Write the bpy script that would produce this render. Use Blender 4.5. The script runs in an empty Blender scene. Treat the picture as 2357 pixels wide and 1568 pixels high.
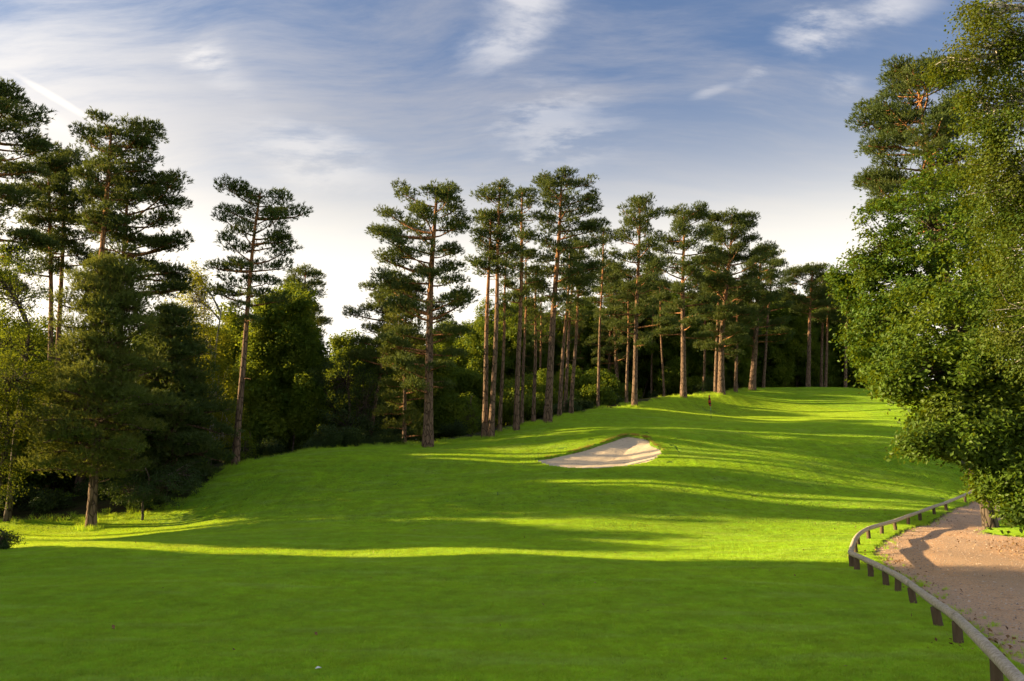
import bpy, math, random
import numpy as np

sc = bpy.context.scene
R = math.radians
# ------------------------------------------------------------------ camera, sky, sun, exposure
CAM_Z = 2.3
PITCH = math.atan((1100 - 784) / 1800.0)
cam = bpy.data.cameras.new('camera')
cam.sensor_width = 36.0
cam.lens = 36.0 * 1800 / 2357
cam.clip_end = 3000
cam_o = bpy.data.objects.new('camera', cam)
cam_o.location = (0, 0, CAM_Z)
cam_o.rotation_euler = (math.pi / 2 + PITCH, 0, 0)
sc.collection.objects.link(cam_o)
sc.camera = cam_o

SUN_EL = R(13.0)
SUN_AZ = math.atan2(-1.0, 0.12)          # compass-like: angle from +Y towards +X (sun stands to the west of the view)
SUN_DIR = np.array([math.sin(SUN_AZ) * math.cos(SUN_EL), math.cos(SUN_AZ) * math.cos(SUN_EL), math.sin(SUN_EL)])

sl = bpy.data.lights.new('sun', 'SUN')
sl.energy = 5.0
sl.angle = R(0.53)
sl.color = (1.0, 0.73, 0.38)
so = bpy.data.objects.new('sun', sl)
from mathutils import Vector
so.rotation_euler = Vector(SUN_DIR).to_track_quat('Z', 'Y').to_euler()
so.location = (-60, 10, 40)
sc.collection.objects.link(so)

sc.view_settings.view_transform = 'Standard'
sc.view_settings.look = 'None'
sc.view_settings.exposure = 1.7
sc.view_settings.gamma = 1.0
sc.render.engine = 'CYCLES'
sc.cycles.use_denoising = True
sc.cycles.max_bounces = 6
sc.cycles.diffuse_bounces = 3
sc.cycles.transmission_bounces = 3
sc.cycles.sample_clamp_indirect = 4.0


class NT:
    """small helper that writes node trees"""
    def __init__(s, tree):
        s.t = tree
    def n(s, kind, **kw):
        nd = s.t.nodes.new(kind)
        for k, v in kw.items():
            setattr(nd, k, v)
        return nd
    def set(s, sock, v):
        if hasattr(v, 'is_linked') or isinstance(v, bpy.types.NodeSocket):
            s.t.links.new(v, sock)
        else:
            sock.default_value = v
    def m(s, op, a, b=0.0, c=None, clamp=False):
        nd = s.n('ShaderNodeMath', operation=op, use_clamp=clamp)
        s.set(nd.inputs[0], a); s.set(nd.inputs[1], b)
        if c is not None: s.set(nd.inputs[2], c)
        return nd.outputs[0]
    def mix(s, f, a, b, blend='MIX'):
        nd = s.n('ShaderNodeMix', data_type='RGBA', blend_type=blend)
        s.set(nd.inputs[0], f); s.set(nd.inputs[6], a); s.set(nd.inputs[7], b)
        return nd.outputs[2]
    def ramp(s, v, a, b, lo=0.0, hi=1.0):
        nd = s.n('ShaderNodeMapRange', interpolation_type='SMOOTHSTEP')
        s.set(nd.inputs[0], v); s.set(nd.inputs[1], a); s.set(nd.inputs[2], b); s.set(nd.inputs[3], lo); s.set(nd.inputs[4], hi)
        return nd.outputs[0]
    def noise(s, vec, scale, detail=4, rough=.55, dist=0.0):
        nd = s.n('ShaderNodeTexNoise')
        s.t.links.new(vec, nd.inputs['Vector'])
        nd.inputs['Scale'].default_value = scale; nd.inputs['Detail'].default_value = detail
        nd.inputs['Roughness'].default_value = rough; nd.inputs['Distortion'].default_value = dist
        return nd.outputs['Fac']
    def mapping(s, vec, loc=(0, 0, 0), rot=(0, 0, 0), scale=(1, 1, 1), kind='POINT'):
        nd = s.n('ShaderNodeMapping', vector_type=kind)
        s.t.links.new(vec, nd.inputs['Vector'])
        nd.inputs['Location'].default_value = loc; nd.inputs['Rotation'].default_value = rot; nd.inputs['Scale'].default_value = scale
        return nd.outputs[0]


def ray(x, y):
    """unit direction from the eye for a position on the 2357 x 1568 picture"""
    dx, dy = (x - 1178.5) / 1800.0, (784.0 - y) / 1800.0
    c, s_ = math.cos(PITCH), math.sin(PITCH)
    return np.array([dx, c - dy * s_, s_ + dy * c])


def at(x, y, D):
    """world point that lies D metres away along +Y"""
    d = ray(x, y)
    return np.array([0, 0, CAM_Z]) + d * (D / d[1])


def px(n, D):
    """metres covered by n picture units at distance D"""
    return n * D / 1800.0


def skyuv(x, y):
    d = ray(x, y)
    d = d / np.linalg.norm(d)
    return d[0] / (d[2] + .35), d[1] / (d[2] + .35)


def build_world():
    w = bpy.data.worlds.new('World')
    sc.world = w
    w.use_nodes = True
    w.cycles.sampling_method = 'MANUAL'
    w.cycles.sample_map_resolution = 512
    t = NT(w.node_tree)
    w.node_tree.nodes.clear()
    out = t.n('ShaderNodeOutputWorld')
    bg = t.n('ShaderNodeBackground')
    bg.inputs['Strength'].default_value = 0.08
    sky = t.n('ShaderNodeTexSky', sky_type='NISHITA')
    sky.sun_disc = False
    sky.sun_elevation = SUN_EL
    sky.sun_rotation = SUN_AZ
    sky.air_density = 1.0; sky.dust_density = .7; sky.ozone_density = 3.0
    tc = t.n('ShaderNodeTexCoord')
    sep = t.n('ShaderNodeSeparateXYZ')
    w.node_tree.links.new(tc.outputs['Generated'], sep.inputs[0])
    x, y, z = sep.outputs
    zz = t.m('MAXIMUM', z, 0.0)
    den = t.m('ADD', zz, 0.35)
    comb = t.n('ShaderNodeCombineXYZ')
    w.node_tree.links.new(t.m('DIVIDE', x, den), comb.inputs[0])
    w.node_tree.links.new(t.m('DIVIDE', y, den), comb.inputs[1])
    uv = comb.outputs[0]
    # thin veil of cirrus: soft sheets with fibres drawn along the wind
    warp = t.n('ShaderNodeTexNoise'); w.node_tree.links.new(uv, warp.inputs['Vector'])
    warp.inputs['Scale'].default_value = 1.1; warp.inputs['Detail'].default_value = 2
    va = t.n('ShaderNodeVectorMath', operation='MULTIPLY_ADD')
    w.node_tree.links.new(warp.outputs['Color'], va.inputs[0]); va.inputs[1].default_value = (.45, .45, 0)
    w.node_tree.links.new(uv, va.inputs[2])
    wuv = va.outputs[0]
    big = t.noise(t.mapping(wuv, loc=(3.1, 1.7, 0), rot=(0, 0, R(-35)), scale=(.5, .9, 1)), 1.6, 3, .5)
    fib = t.noise(t.mapping(wuv, loc=(.6, 2.3, 0), rot=(0, 0, R(50)), scale=(.5, 2.2, 1)), 3.6, 8, .66)
    fib2 = t.noise(t.mapping(wuv, loc=(7.6, 4.3, 0), rot=(0, 0, R(-40)), scale=(.6, 2.6, 1)), 5.0, 7, .66)
    side = t.m('MULTIPLY', x, -0.12)
    veil = t.m('ADD', t.m('ADD', t.m('MULTIPLY', big, .85), t.m('MULTIPLY', fib, .75)), t.m('ADD', side, t.m('MULTIPLY', fib2, .40)))
    veil = t.ramp(veil, .80, 1.22)
    mask = t.m('MULTIPLY', veil, .85)

    shared = t.n('ShaderNodeTexNoise'); w.node_tree.links.new(t.mapping(wuv, loc=(2.2, 4.1, 0), rot=(0, 0, R(-25)), scale=(1, 2.2, 1)), shared.inputs['Vector'])
    shared.inputs['Scale'].default_value = 6.5; shared.inputs['Detail'].default_value = 6; shared.inputs['Roughness'].default_value = .62
    jit = t.n('ShaderNodeVectorMath', operation='SUBTRACT'); w.node_tree.links.new(shared.outputs['Color'], jit.inputs[0]); jit.inputs[1].default_value = (.5, .5, .5)
    tex = {}

    def wisp(mask, x0, y0, x1, y1, width, amount, rag=1.0, sharp=(.40, .62)):
        """one drawn-out cloud between two places of the sky"""
        a, b = np.array(skyuv(x0, y0)), np.array(skyuv(x1, y1))
        c, L, ang = (a + b) / 2, np.linalg.norm(b - a), math.atan2(b[1] - a[1], b[0] - a[0])
        loc = t.mapping(uv, loc=(c[0], c[1], 0), rot=(0, 0, ang), scale=(L * .5, width * .75, 1), kind='TEXTURE')
        off = t.n('ShaderNodeVectorMath', operation='MULTIPLY_ADD')
        w.node_tree.links.new(jit.outputs[0], off.inputs[0]); off.inputs[1].default_value = (.8 * rag, 2.2 * rag, 0)
        w.node_tree.links.new(loc, off.inputs[2])
        ln = t.n('ShaderNodeVectorMath', operation='LENGTH'); w.node_tree.links.new(off.outputs[0], ln.inputs[0])
        body = t.ramp(ln.outputs['Value'], 1.25, .15)
        if sharp not in tex: tex[sharp] = t.ramp(shared.outputs['Fac'], sharp[0], sharp[1])
        return t.m('ADD', mask, t.m('MULTIPLY', t.m('MULTIPLY', body, tex[sharp]), amount))

    mask = t.m('MINIMUM', mask, .9)
    streak = 0.0
    for a in WISPS:
        streak = wisp(streak, *a)
    streak = t.m('MINIMUM', streak, .8)
    # sunlit ice cloud: brighter towards the sun, where it scatters the light forward
    dot = t.n('ShaderNodeVectorMath', operation='DOT_PRODUCT')
    w.node_tree.links.new(tc.outputs['Generated'], dot.inputs[0]); dot.inputs[1].default_value = tuple(SUN_DIR)
    near = t.ramp(dot.outputs['Value'], .3, 1.0)
    ccol = t.mix(near, (1.72, 1.80, 2.12, 1), (5.5, 5.2, 4.8, 1))
    blue = t.mix(.5, sky.outputs[0], (.50, .65, 1.20, 1))
    col = t.mix(mask, blue, ccol)
    col = t.mix(streak, col, t.mix(near, (3.3, 3.25, 3.35, 1), (6.5, 6.0, 5.2, 1)))
    # the pale air above the horizon
    mid = t.ramp(z, .50, .25)
    lowh = t.ramp(z, .42, .20)
    hcol = t.mix(lowh, (2.75, 2.72, 2.68, 1), (5.6, 5.2, 4.45, 1))
    hcol = t.mix(t.m('MULTIPLY', near, .8), hcol, (7.5, 6.6, 5.4, 1))
    col = t.mix(t.m('MULTIPLY', mid, .88), col, hcol)
    w.node_tree.links.new(col, bg.inputs['Color'])
    w.node_tree.links.new(bg.outputs[0], out.inputs['Surface'])


#         x0   y0    x1   y1   width amount ragged
WISPS = [(520, 300, 940, 440, .10, .75, .8, (.3, .6)),
         (1090, 170, 1280, -40, .065, .75, .9, (.3, .6)),
         (1180, 20, 1230, -60, .10, .5),
         (1780, 110, 1960, 40, .06, .8, .9, (.3, .6)),
         (1900, 70, 2180, 0, .06, .75, .9, (.3, .6)),
         (1840, 60, 1900, -30, .05, .5),
         (430, 95, 530, 150, .06, .6),
         (30, 168, 235, 292, .011, .9, .06, (.0, .3)),
         (-60, 190, 200, 325, .03, .5, .2, (.1, .5)),
         (350, 60, 620, 260, .05, .3, .8),
         (1080, 240, 1450, 370, .14, .5),
         (1590, 225, 1700, 190, .015, .35),
         (1700, 200, 1830, 110, .02, .4),
         (1890, 210, 2000, 185, .05, .4)]
build_world()

# ------------------------------------------------------------------ helpers for meshes and things
rng = np.random.default_rng(7)
col = sc.collection


class MB:
    """collects vertices and faces, then links them as one mesh object"""
    def __init__(s):
        s.v = []; s.f = []; s.nv = 0; s.tint = []
    def add(s, v, f, tint=None):
        v = np.asarray(v, float).reshape(-1, 3)
        f = np.asarray(f, int)
        s.v.append(v); s.f.append(f + s.nv); s.nv += len(v)
        s.tint.append(np.full(len(v), .5) if tint is None else np.broadcast_to(tint, (len(v),)))
    def tube(s, pts, rad, sides=8, cap=True, rough=0.0, rg=None):
        pts = np.asarray(pts, float); n = len(pts)
        rad = np.broadcast_to(rad, (n,))
        tg = np.gradient(pts, axis=0); tg /= np.linalg.norm(tg, axis=1)[:, None] + 1e-9
        ref = np.array([1.0, 0.13, 0.07]) if abs(tg[0][0]) < .8 else np.array([0, 0.1, 1.0])
        u = np.cross(tg, ref); u /= np.linalg.norm(u, axis=1)[:, None]
        w = np.cross(tg, u)
        a = np.linspace(0, 2 * math.pi, sides, endpoint=False)
        rr = rad[:, None] * np.ones((n, sides))
        if rough and rg is not None:
            rr = rr * (1 + rough * rg.normal(size=(n, sides)))
        ring = pts[:, None] + rr[..., None] * (np.cos(a)[None, :, None] * u[:, None] + np.sin(a)[None, :, None] * w[:, None])
        i = np.arange(n - 1)[:, None] * sides; j = np.arange(sides)[None]; k = (j + 1) % sides
        f = np.stack([i + j, i + k, i + sides + k, i + sides + j], -1).reshape(-1, 4)
        base = s.nv
        s.add(ring, f)
        if cap:
            for ri, c in ((0, pts[0]), (n - 1, pts[-1])):
                idx = ri * sides + np.arange(sides)
                s.v.append(c[None]); s.tint.append(np.full(1, .5)); ci = s.nv; s.nv += 1
                nx = ri * sides + (np.arange(sides) + 1) % sides
                t = np.stack([base + idx, base + nx, np.full(sides, ci)], -1)
                s.f.append(t if ri else t[:, ::-1])
    def build(s, name, mat, parent=None, smooth=True, loc=None):
        me = bpy.data.meshes.new(name)
        V = np.concatenate(s.v) if s.v else np.zeros((0, 3))
        if loc is not None: V = V - np.asarray(loc)
        me.vertices.add(len(V)); me.vertices.foreach_set('co', V.astype(np.float32).ravel())
        tot = np.concatenate([np.full(len(f), f.shape[1]) for f in s.f]).astype(np.int32)
        idx = np.concatenate([f.ravel() for f in s.f]).astype(np.int32)
        me.loops.add(len(idx)); me.loops.foreach_set('vertex_index', idx)
        st = np.concatenate([[0], np.cumsum(tot)[:-1]]).astype(np.int32)
        me.polygons.add(len(tot)); me.polygons.foreach_set('loop_start', st); me.polygons.foreach_set('loop_total', tot)
        me.polygons.foreach_set('use_smooth', np.full(len(tot), smooth))
        me.attributes.new('tint', 'FLOAT', 'POINT').data.foreach_set('value', np.concatenate(s.tint).astype(np.float32))
        me.update(calc_edges=True)
        me.materials.append(mat)
        o = bpy.data.objects.new(name, me)
        col.objects.link(o)
        if parent is not None: o.parent = parent
        return o


def tag(o, label=None, cat=None, group=None, kind=None):
    if label: o['label'] = label
    if cat: o['category'] = cat
    if group: o['group'] = group
    if kind: o['kind'] = kind
    return o


def empty(name, loc):
    o = bpy.data.objects.new(name, None)
    o.location = tuple(loc); o.empty_display_size = .3
    col.objects.link(o)
    return o


def unit(v):
    v = np.asarray(v, float)
    return v / (np.linalg.norm(v, axis=-1, keepdims=True) + 1e-9)


# ------------------------------------------------------------------ terrain
CTRL_PX = [  # picture x, y and distance of places on the turf
    (0, 1280, 23), (600, 1280, 23), (1200, 1280, 23), (1800, 1272, 24), (2000, 1272, 23.5),
    (210, 1212, 39), (0, 1203, 40), (420, 1203, 39), (200, 1245, 28.5), (600, 1225, 31), (800, 1205, 33), (1200, 1222, 30.5), (1600, 1215, 31), (1900, 1180, 36),
    (600, 1140, 41), (900, 1120, 42), (1200, 1120, 40), (1500, 1120, 39), (1800, 1120, 41), (2100, 1140, 42), (2250, 1130, 46),
    (430, 1160, 42), (480, 1112, 45), (600, 1070, 47), (750, 1045, 50), (860, 1032, 52), (1000, 1026, 53.5), (900, 1070, 47), (1100, 1060, 47.5),
    (1110, 1010, 57), (1200, 990, 60), (1255, 975, 62), (1330, 955, 66), (1440, 938, 70), (1570, 920, 76), (1660, 912, 80), (1730, 897, 90),
    (1850, 893, 100), (1970, 897, 100), (2100, 902, 100),
    (1370, 1078, 44.5), (1230, 1057, 48), (1440, 1000, 51.5), (1525, 1035, 47.5),
    (1500, 985, 57), (1635, 978, 60), (1635, 965, 66), (1635, 945, 74), (1800, 938, 78), (1900, 968, 66), (1480, 962, 65),
    (2000, 972, 64), (2000, 1010, 54), (1800, 1012, 53), (1650, 1030, 49), (2100, 1025, 52), (2200, 1065, 50), (2240, 1103, 48),
    (2200, 1175, 36.5), (2357, 1200, 33), (2357, 1122, 48)]
CTRL_W = [(-30, -10, 0), (0, -10, -.1), (30, -10, 0), (-30, 8, .1), (0, 8, 0), (12, 8, .02), (30, 10, .3), (-30, 20, .25), (-15, 19, 0.02), (0, 17, 0), (12, 17, .02), (30, 22, .6),
          (-45, 60, 1.0), (-30, 60, 2.2), (-18, 64, 3.9), (-8, 70, 5.2), (0, 76, 7.2), (9, 86, 9.3), (20, 97, 12), (35, 118, 14), (62, 112, 13.3), (0, 122, 9), (-40, 110, 4),
          (-70, 60, 1), (-70, 20, .6), (50, 60, 6), (50, 32, 2.2), (75, 110, 13), (0, 190, 11), (-110, 130, 4), (110, 140, 12), (-60, 38, .6), (-28, 42, .2), (90, 20, 3), (-100, -10, .5), (100, -10, 2), (-110, 200, 6), (110, 200, 12)]
_P = np.array([at(*c) for c in CTRL_PX] + [np.array(c, float) for c in CTRL_W])


def _tps(r2):
    return 0.5 * r2 * np.log(r2 + 1e-9)


def _fit():
    n = len(_P); S = 50.0
    xy = _P[:, :2] / S
    K = _tps(((xy[:, None] - xy[None]) ** 2).sum(-1)) + np.eye(n) * 2e-4
    Q = np.c_[np.ones(n), xy]
    A = np.block([[K, Q], [Q.T, np.zeros((3, 3))]])
    return xy, np.linalg.solve(A, np.r_[_P[:, 2], 0, 0, 0]), S


_XY, _C, _S = _fit()


def smooth_z(x, y):
    x, y = np.broadcast_arrays(np.asarray(x, float), np.asarray(y, float))
    shp = x.shape
    p = np.c_[np.clip(x.ravel(), -115, 115), np.clip(y.ravel(), -15, 205)] / _S
    out = np.empty(len(p))
    for i in range(0, len(p), 20000):
        q = p[i:i + 20000]
        out[i:i + 20000] = _tps(((q[:, None] - _XY[None]) ** 2).sum(-1)) @ _C[:-3] + _C[-3] + q @ _C[-2:]
    X, Y = x.ravel(), y.ravel()
    und = .05 * np.sin(X * .55 + 1.3 * np.sin(Y * .21)) * np.sin(Y * .43 + .7) + .035 * np.sin(X * .23 - Y * .61 + 1) + .018 * np.sin(X * 1.1 + Y * .9)
    return (out + und * np.clip((Y - 5) / 15, 0.25, 1)).reshape(shp)


def hit(x, y, zoff=0.0):
    """where the line of sight through a picture position meets the turf"""
    d = ray(x, y); d = d / d[1]
    Y = np.arange(5, 130, .1)
    P = np.array([0, 0, CAM_Z])[None] + d[None] * Y[:, None]
    g = smooth_z(P[:, 0], P[:, 1]) + zoff
    k = np.argmax(P[:, 2] <= g)
    if P[k, 2] > g[k]: k = len(Y) - 1
    return np.array([P[k, 0], P[k, 1], g[k] - zoff])


def spline(p, n):
    """closed or open Catmull-Rom through p"""
    p = np.asarray(p, float)
    q = np.r_[[2 * p[0] - p[1]], p, [2 * p[-1] - p[-2]]]
    seg = len(p) - 1
    t = np.linspace(0, seg, n); i = np.minimum(t.astype(int), seg - 1); u = (t - i)[:, None]
    a, b, c, d = q[i], q[i + 1], q[i + 2], q[i + 3]
    return .5 * (2 * b + (c - a) * u + (2 * a - 5 * b + 4 * c - d) * u ** 2 + (3 * b - a - 3 * c + d) * u ** 3)


def sdist(x, y, poly):
    """signed distance to a closed outline, negative inside"""
    x, y = np.asarray(x, float), np.asarray(y, float)
    shp = x.shape; P = np.c_[x.ravel(), y.ravel()]
    a = poly; b = np.roll(poly, -1, 0)
    best = np.full(len(P), 1e9); inside = np.zeros(len(P), bool)
    for i in range(len(a)):
        e = b[i] - a[i]; w = P - a[i]
        tt = np.clip((w @ e) / (e @ e + 1e-12), 0, 1)
        best = np.minimum(best, ((w - tt[:, None] * e) ** 2).sum(1))
        c1 = (a[i, 1] > P[:, 1]) != (b[i, 1] > P[:, 1])
        xi = a[i, 0] + (P[:, 1] - a[i, 1]) / (b[i, 1] - a[i, 1] + 1e-12) * (b[i, 0] - a[i, 0])
        inside ^= c1 & (P[:, 0] < xi)
    d = np.sqrt(best)
    return np.where(inside, -d, d).reshape(shp)


BUNKER_PX = [(1230, 1057), (1262, 1071), (1310, 1077), (1375, 1078), (1440, 1073), (1490, 1064), (1515, 1050), (1523, 1036), (1511, 1027), (1496, 1020),
             (1493, 1009), (1470, 1003), (1440, 1001), (1410, 1010), (1370, 1024), (1330, 1036), (1290, 1047)]
BUNKER = np.array([hit(*p)[:2] for p in BUNKER_PX])
BUNKER = spline(np.r_[BUNKER, BUNKER[:1]], 120)[:-1]
bx0, by0 = BUNKER.min(0) - .5; bx1, by1 = BUNKER.max(0) + .5
PATH_PX = [(2357, 1538), (2280, 1480), (2190, 1412), (2110, 1352), (2050, 1316), (2016, 1290), (2012, 1266), (2038, 1240), (2100, 1212), (2170, 1184), (2235, 1154), (2290, 1128)]
PATH_L = np.array([hit(*p)[:2] for p in PATH_PX])
_far = PATH_L[-1]
PATH = np.r_[[[6.2, 2.0]], PATH_L, [_far + [4, 9], _far + [14, 16], _far + [20, 12], [20, 33], [18.0, 26.5], [15.5, 23.0], [15.9, 20], [17.5, 15], [17.5, 2]]]
PATH = spline(np.r_[PATH, PATH[:1]], 220)[:-1]


def terrain_z(x, y):
    z = smooth_z(x, y)
    x, y = np.broadcast_arrays(np.asarray(x, float), np.asarray(y, float))
    z = z.copy()
    m = (x > bx0) & (x < bx1) & (y > by0) & (y < by1)
    if m.any():
        d = sdist(x[m], y[m], BUNKER)
        z[m] -= .75 * np.clip((-d + .02) / .12, 0, 1)
    m = (x > 5) & (x < 60) & (y > 0) & (y < 75)
    if m.any():
        d = sdist(x[m], y[m], PATH)
        z[m] -= .16 * np.clip((-d + .25) / .5, 0, 1)
    return z


# ------------------------------------------------------------------ materials
def new_mat(name):
    m = bpy.data.materials.new(name)
    m.use_nodes = True
    m.node_tree.nodes.clear()
    t = NT(m.node_tree)
    out = t.n('ShaderNodeOutputMaterial')
    return m, t, out


def pos(t):
    return t.n('ShaderNodeNewGeometry').outputs['Position']


def attr(t, name):
    a = t.n('ShaderNodeAttribute'); a.attribute_name = name
    return a.outputs['Fac']


def principled(t, out, color, rough=.8, spec=.3, normal=None):
    b = t.n('ShaderNodeBsdfPrincipled')
    t.set(b.inputs['Base Color'], color); t.set(b.inputs['Roughness'], rough); t.set(b.inputs['Specular IOR Level'], spec)
    if normal is not None: t.t.links.new(normal, b.inputs['Normal'])
    t.t.links.new(b.outputs[0], out.inputs['Surface'])
    return b


def bump(t, h, strength=.5, dist=.02):
    b = t.n('ShaderNodeBump'); b.inputs['Strength'].default_value = strength; b.inputs['Distance'].default_value = dist
    t.t.links.new(h, b.inputs['Height'])
    return b.outputs[0]


def leaf_shader(t, out, color, trans_col, k_trans=.4, gloss=.03, rough=.55):
    d = t.n('ShaderNodeBsdfDiffuse'); t.set(d.inputs['Color'], color)
    tr = t.n('ShaderNodeBsdfTranslucent'); t.set(tr.inputs['Color'], trans_col)
    g = t.n('ShaderNodeBsdfGlossy'); g.inputs['Roughness'].default_value = rough; g.inputs['Color'].default_value = (.9, .95, .9, 1)
    m1 = t.n('ShaderNodeMixShader'); m1.inputs[0].default_value = k_trans
    m2 = t.n('ShaderNodeMixShader'); m2.inputs[0].default_value = gloss
    L = t.t.links.new
    L(d.outputs[0], m1.inputs[1]); L(tr.outputs[0], m1.inputs[2])
    L(m1.outputs[0], m2.inputs[1]); L(g.outputs[0], m2.inputs[2]); L(m2.outputs[0], out.inputs['Surface'])


GREEN = hit(1720, 956)


def grass_color(t):
    p = pos(t)
    big = t.noise(t.mapping(p, rot=(0, 0, R(28)), scale=(.5, 1.6, .2)), .22, 3, .5)
    mid = t.noise(p, .9, 4, .6)
    fine = t.noise(p, 7.0, 4, .65)
    dk = t.noise(t.mapping(p, loc=(3, 9, 0)), 2.2, 4, .6)
    c = t.mix(t.ramp(big, .35, .65), (.125, .268, .018, 1), (.185, .330, .014, 1))
    c = t.mix(t.m('MULTIPLY', t.ramp(mid, .42, .72), .6), c, (.110, .215, .032, 1))
    c = t.mix(t.m('MULTIPLY', t.ramp(fine, .42, .66), .6), c, (.215, .315, .020, 1))
    c = t.mix(t.m('MULTIPLY', t.ramp(dk, .5, .7), .5), c, (.082, .175, .012, 1))
    pale = t.noise(t.mapping(p, loc=(1, 5, 0), rot=(0, 0, R(35)), scale=(.45, 1.5, 1)), .8, 4, .6)
    c = t.mix(t.m('MULTIPLY', t.ramp(pale, .50, .68), .55), c, (.205, .300, .065, 1))
    dry = t.noise(t.mapping(p, loc=(7, 3, 0), scale=(.6, 1, .2)), .55, 5, .6)
    c = t.mix(t.m('MULTIPLY', t.ramp(dry, .64, .76), .5), c, (.20, .18, .05, 1))
    # the closely mown putting green
    gl = t.n('ShaderNodeVectorMath', operation='LENGTH')
    t.t.links.new(t.mapping(p, loc=(GREEN[0], GREEN[1], 0), rot=(0, 0, R(12)), scale=(11.5, 9.0, 1e6), kind='TEXTURE'), gl.inputs[0])
    c = t.mix(t.m('MULTIPLY', t.ramp(t.m('ADD', gl.outputs['Value'], t.m('MULTIPLY', mid, .12)), 1.1, 1.0), .6), c, (.235, .335, .022, 1))
    v = t.m('ADD', t.m('MULTIPLY', t.ramp(t.noise(t.mapping(p, loc=(4, 4, 0)), 1.5, 5, .68), .3, .7), .55), t.m('MULTIPLY', t.ramp(t.noise(p, 6.5, 4, .7), .3, .7), .45))
    hv = t.n('ShaderNodeHueSaturation'); t.t.links.new(c, hv.inputs['Color']); t.t.links.new(t.m('MULTIPLY_ADD', v, .72, .66), hv.inputs['Value'])
    return hv.outputs[0]


M = {}
m, t, out = new_mat('mown grass blades'); M['blade'] = m
c = grass_color(t)
c = t.mix(t.m('MULTIPLY', t.ramp(attr(t, 'tint'), .5, 1.0), .55), c, (.21, .34, .03, 1))
c = t.mix(t.m('MULTIPLY', t.ramp(attr(t, 'tint'), .12, .0), .6), c, (.24, .20, .06, 1))
hs = t.n('ShaderNodeHueSaturation'); hs.inputs['Value'].default_value = 2.2; hs.inputs['Saturation'].default_value = 1.0; t.t.links.new(c, hs.inputs['Color'])
c = hs.outputs[0]
leaf_shader(t, out, c, t.mix(.6, c, (.56, .56, .006, 1)), .5, .015, .5)

m, t, out = new_mat('turf'); M['turf'] = m
c = grass_color(t)
p = pos(t)
wood = attr(t, 'wood')
floor_c = t.mix(t.ramp(t.noise(p, 1.7, 5, .65), .4, .62), (.045, .032, .018, 1), (.05, .065, .016, 1))
c = t.mix(.15, c, (.05, .07, .012, 1))
c = t.mix(t.ramp(t.m('ADD', wood, t.m('MULTIPLY', t.m('SUBTRACT', t.noise(p, 1.2, 4, .6), .5), .5)), .4, .6), c, floor_c)
principled(t, out, c, .95, .1, bump(t, t.noise(p, 14, 5, .7), .8, .04))

m, t, out = new_mat('bunker sand'); M['sand'] = m
p = pos(t)
rake = t.noise(t.mapping(p, rot=(0, 0, R(20)), scale=(.7, 3.2, 1)), 2.6, 5, .6)
c = t.mix(rake, (.52, .42, .29, 1), (.68, .57, .42, 1))
c = t.mix(t.ramp(t.noise(p, 5, 4, .6), .60, .72), c, (.30, .21, .14, 1))
principled(t, out, c, .95, .1, bump(t, t.m('ADD', rake, t.m('MULTIPLY', t.noise(p, 16, 4, .6), .5)), .8, .045))

m, t, out = new_mat('gravel path'); M['gravel'] = m
p = pos(t)
vo = t.n('ShaderNodeTexVoronoi'); t.t.links.new(p, vo.inputs['Vector']); vo.inputs['Scale'].default_value = 38
c = t.mix(t.noise(p, .8, 4, .6), (.56, .33, .175, 1), (.72, .46, .27, 1))
c = t.mix(t.m('MULTIPLY', t.ramp(t.noise(p, 5, 5, .7), .5, .7), .45), c, (.24, .17, .13, 1))
sepc = t.n('ShaderNodeSeparateColor'); t.t.links.new(vo.outputs['Color'], sepc.inputs[0])
c = t.mix(t.m('MULTIPLY', t.ramp(sepc.outputs[0], .55, .95), .6), c, (.52, .43, .34, 1))
c = t.mix(t.m('MULTIPLY', t.ramp(sepc.outputs[1], .75, 1.0), .6), c, (.13, .10, .08, 1))
lane = t.m('ADD', attr(t, 'lane'), t.m('MULTIPLY', t.m('SUBTRACT', t.noise(p, .9, 4, .6), .5), .9))
tr = t.m('ABSOLUTE', t.m('SUBTRACT', t.m('FRACT', t.m('MULTIPLY', lane, .42)), .5))
c = t.mix(t.m('MULTIPLY', t.ramp(tr, .12, .34), .35), c, (.48, .36, .26, 1))
c = t.mix(t.m('MULTIPLY', t.ramp(attr(t, 'tint'), .6, .95), .7), c, (.075, .11, .02, 1))
principled(t, out, c, .95, .15, bump(t, t.m('ADD', vo.outputs['Distance'], t.noise(p, 60, 3, .6)), .7, .02))

m, t, out = new_mat('loose stones'); M['stones'] = m
tn = attr(t, 'tint')
c = t.mix(t.ramp(tn, 0, 1), (.20, .15, .12, 1), (.55, .46, .38, 1))
principled(t, out, c, .9, .2)

m, t, out = new_mat('fallen leaves'); M['litter'] = m
tn = attr(t, 'tint')
c = t.mix(t.ramp(tn, 0, .6), (.10, .05, .025, 1), (.30, .17, .07, 1))
c = t.mix(t.ramp(tn, .7, 1), c, (.42, .30, .12, 1))
leaf_shader(t, out, c, c, .25, .02)

m, t, out = new_mat('weathered rail wood'); M['rail'] = m
p = pos(t); og = t.n('ShaderNodeTexCoord').outputs['Object']
gr = t.noise(p, 22, 6, .65)
c = t.mix(t.ramp(gr, .3, .7), (.33, .27, .19, 1), (.60, .52, .40, 1))
c = t.mix(t.m('MULTIPLY', t.ramp(t.noise(p, 3.0, 4, .6), .5, .7), .5), c, (.36, .34, .24, 1))
principled(t, out, c, .85, .2, bump(t, gr, .6, .01))

m, t, out = new_mat('dark post wood'); M['post'] = m
p = pos(t)
gr = t.noise(t.mapping(p, scale=(1, 1, .15)), 30, 6, .65)
c = t.mix(gr, (.055, .038, .025, 1), (.16, .115, .075, 1))
principled(t, out, c, .9, .15, bump(t, gr, .6, .01))


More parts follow.
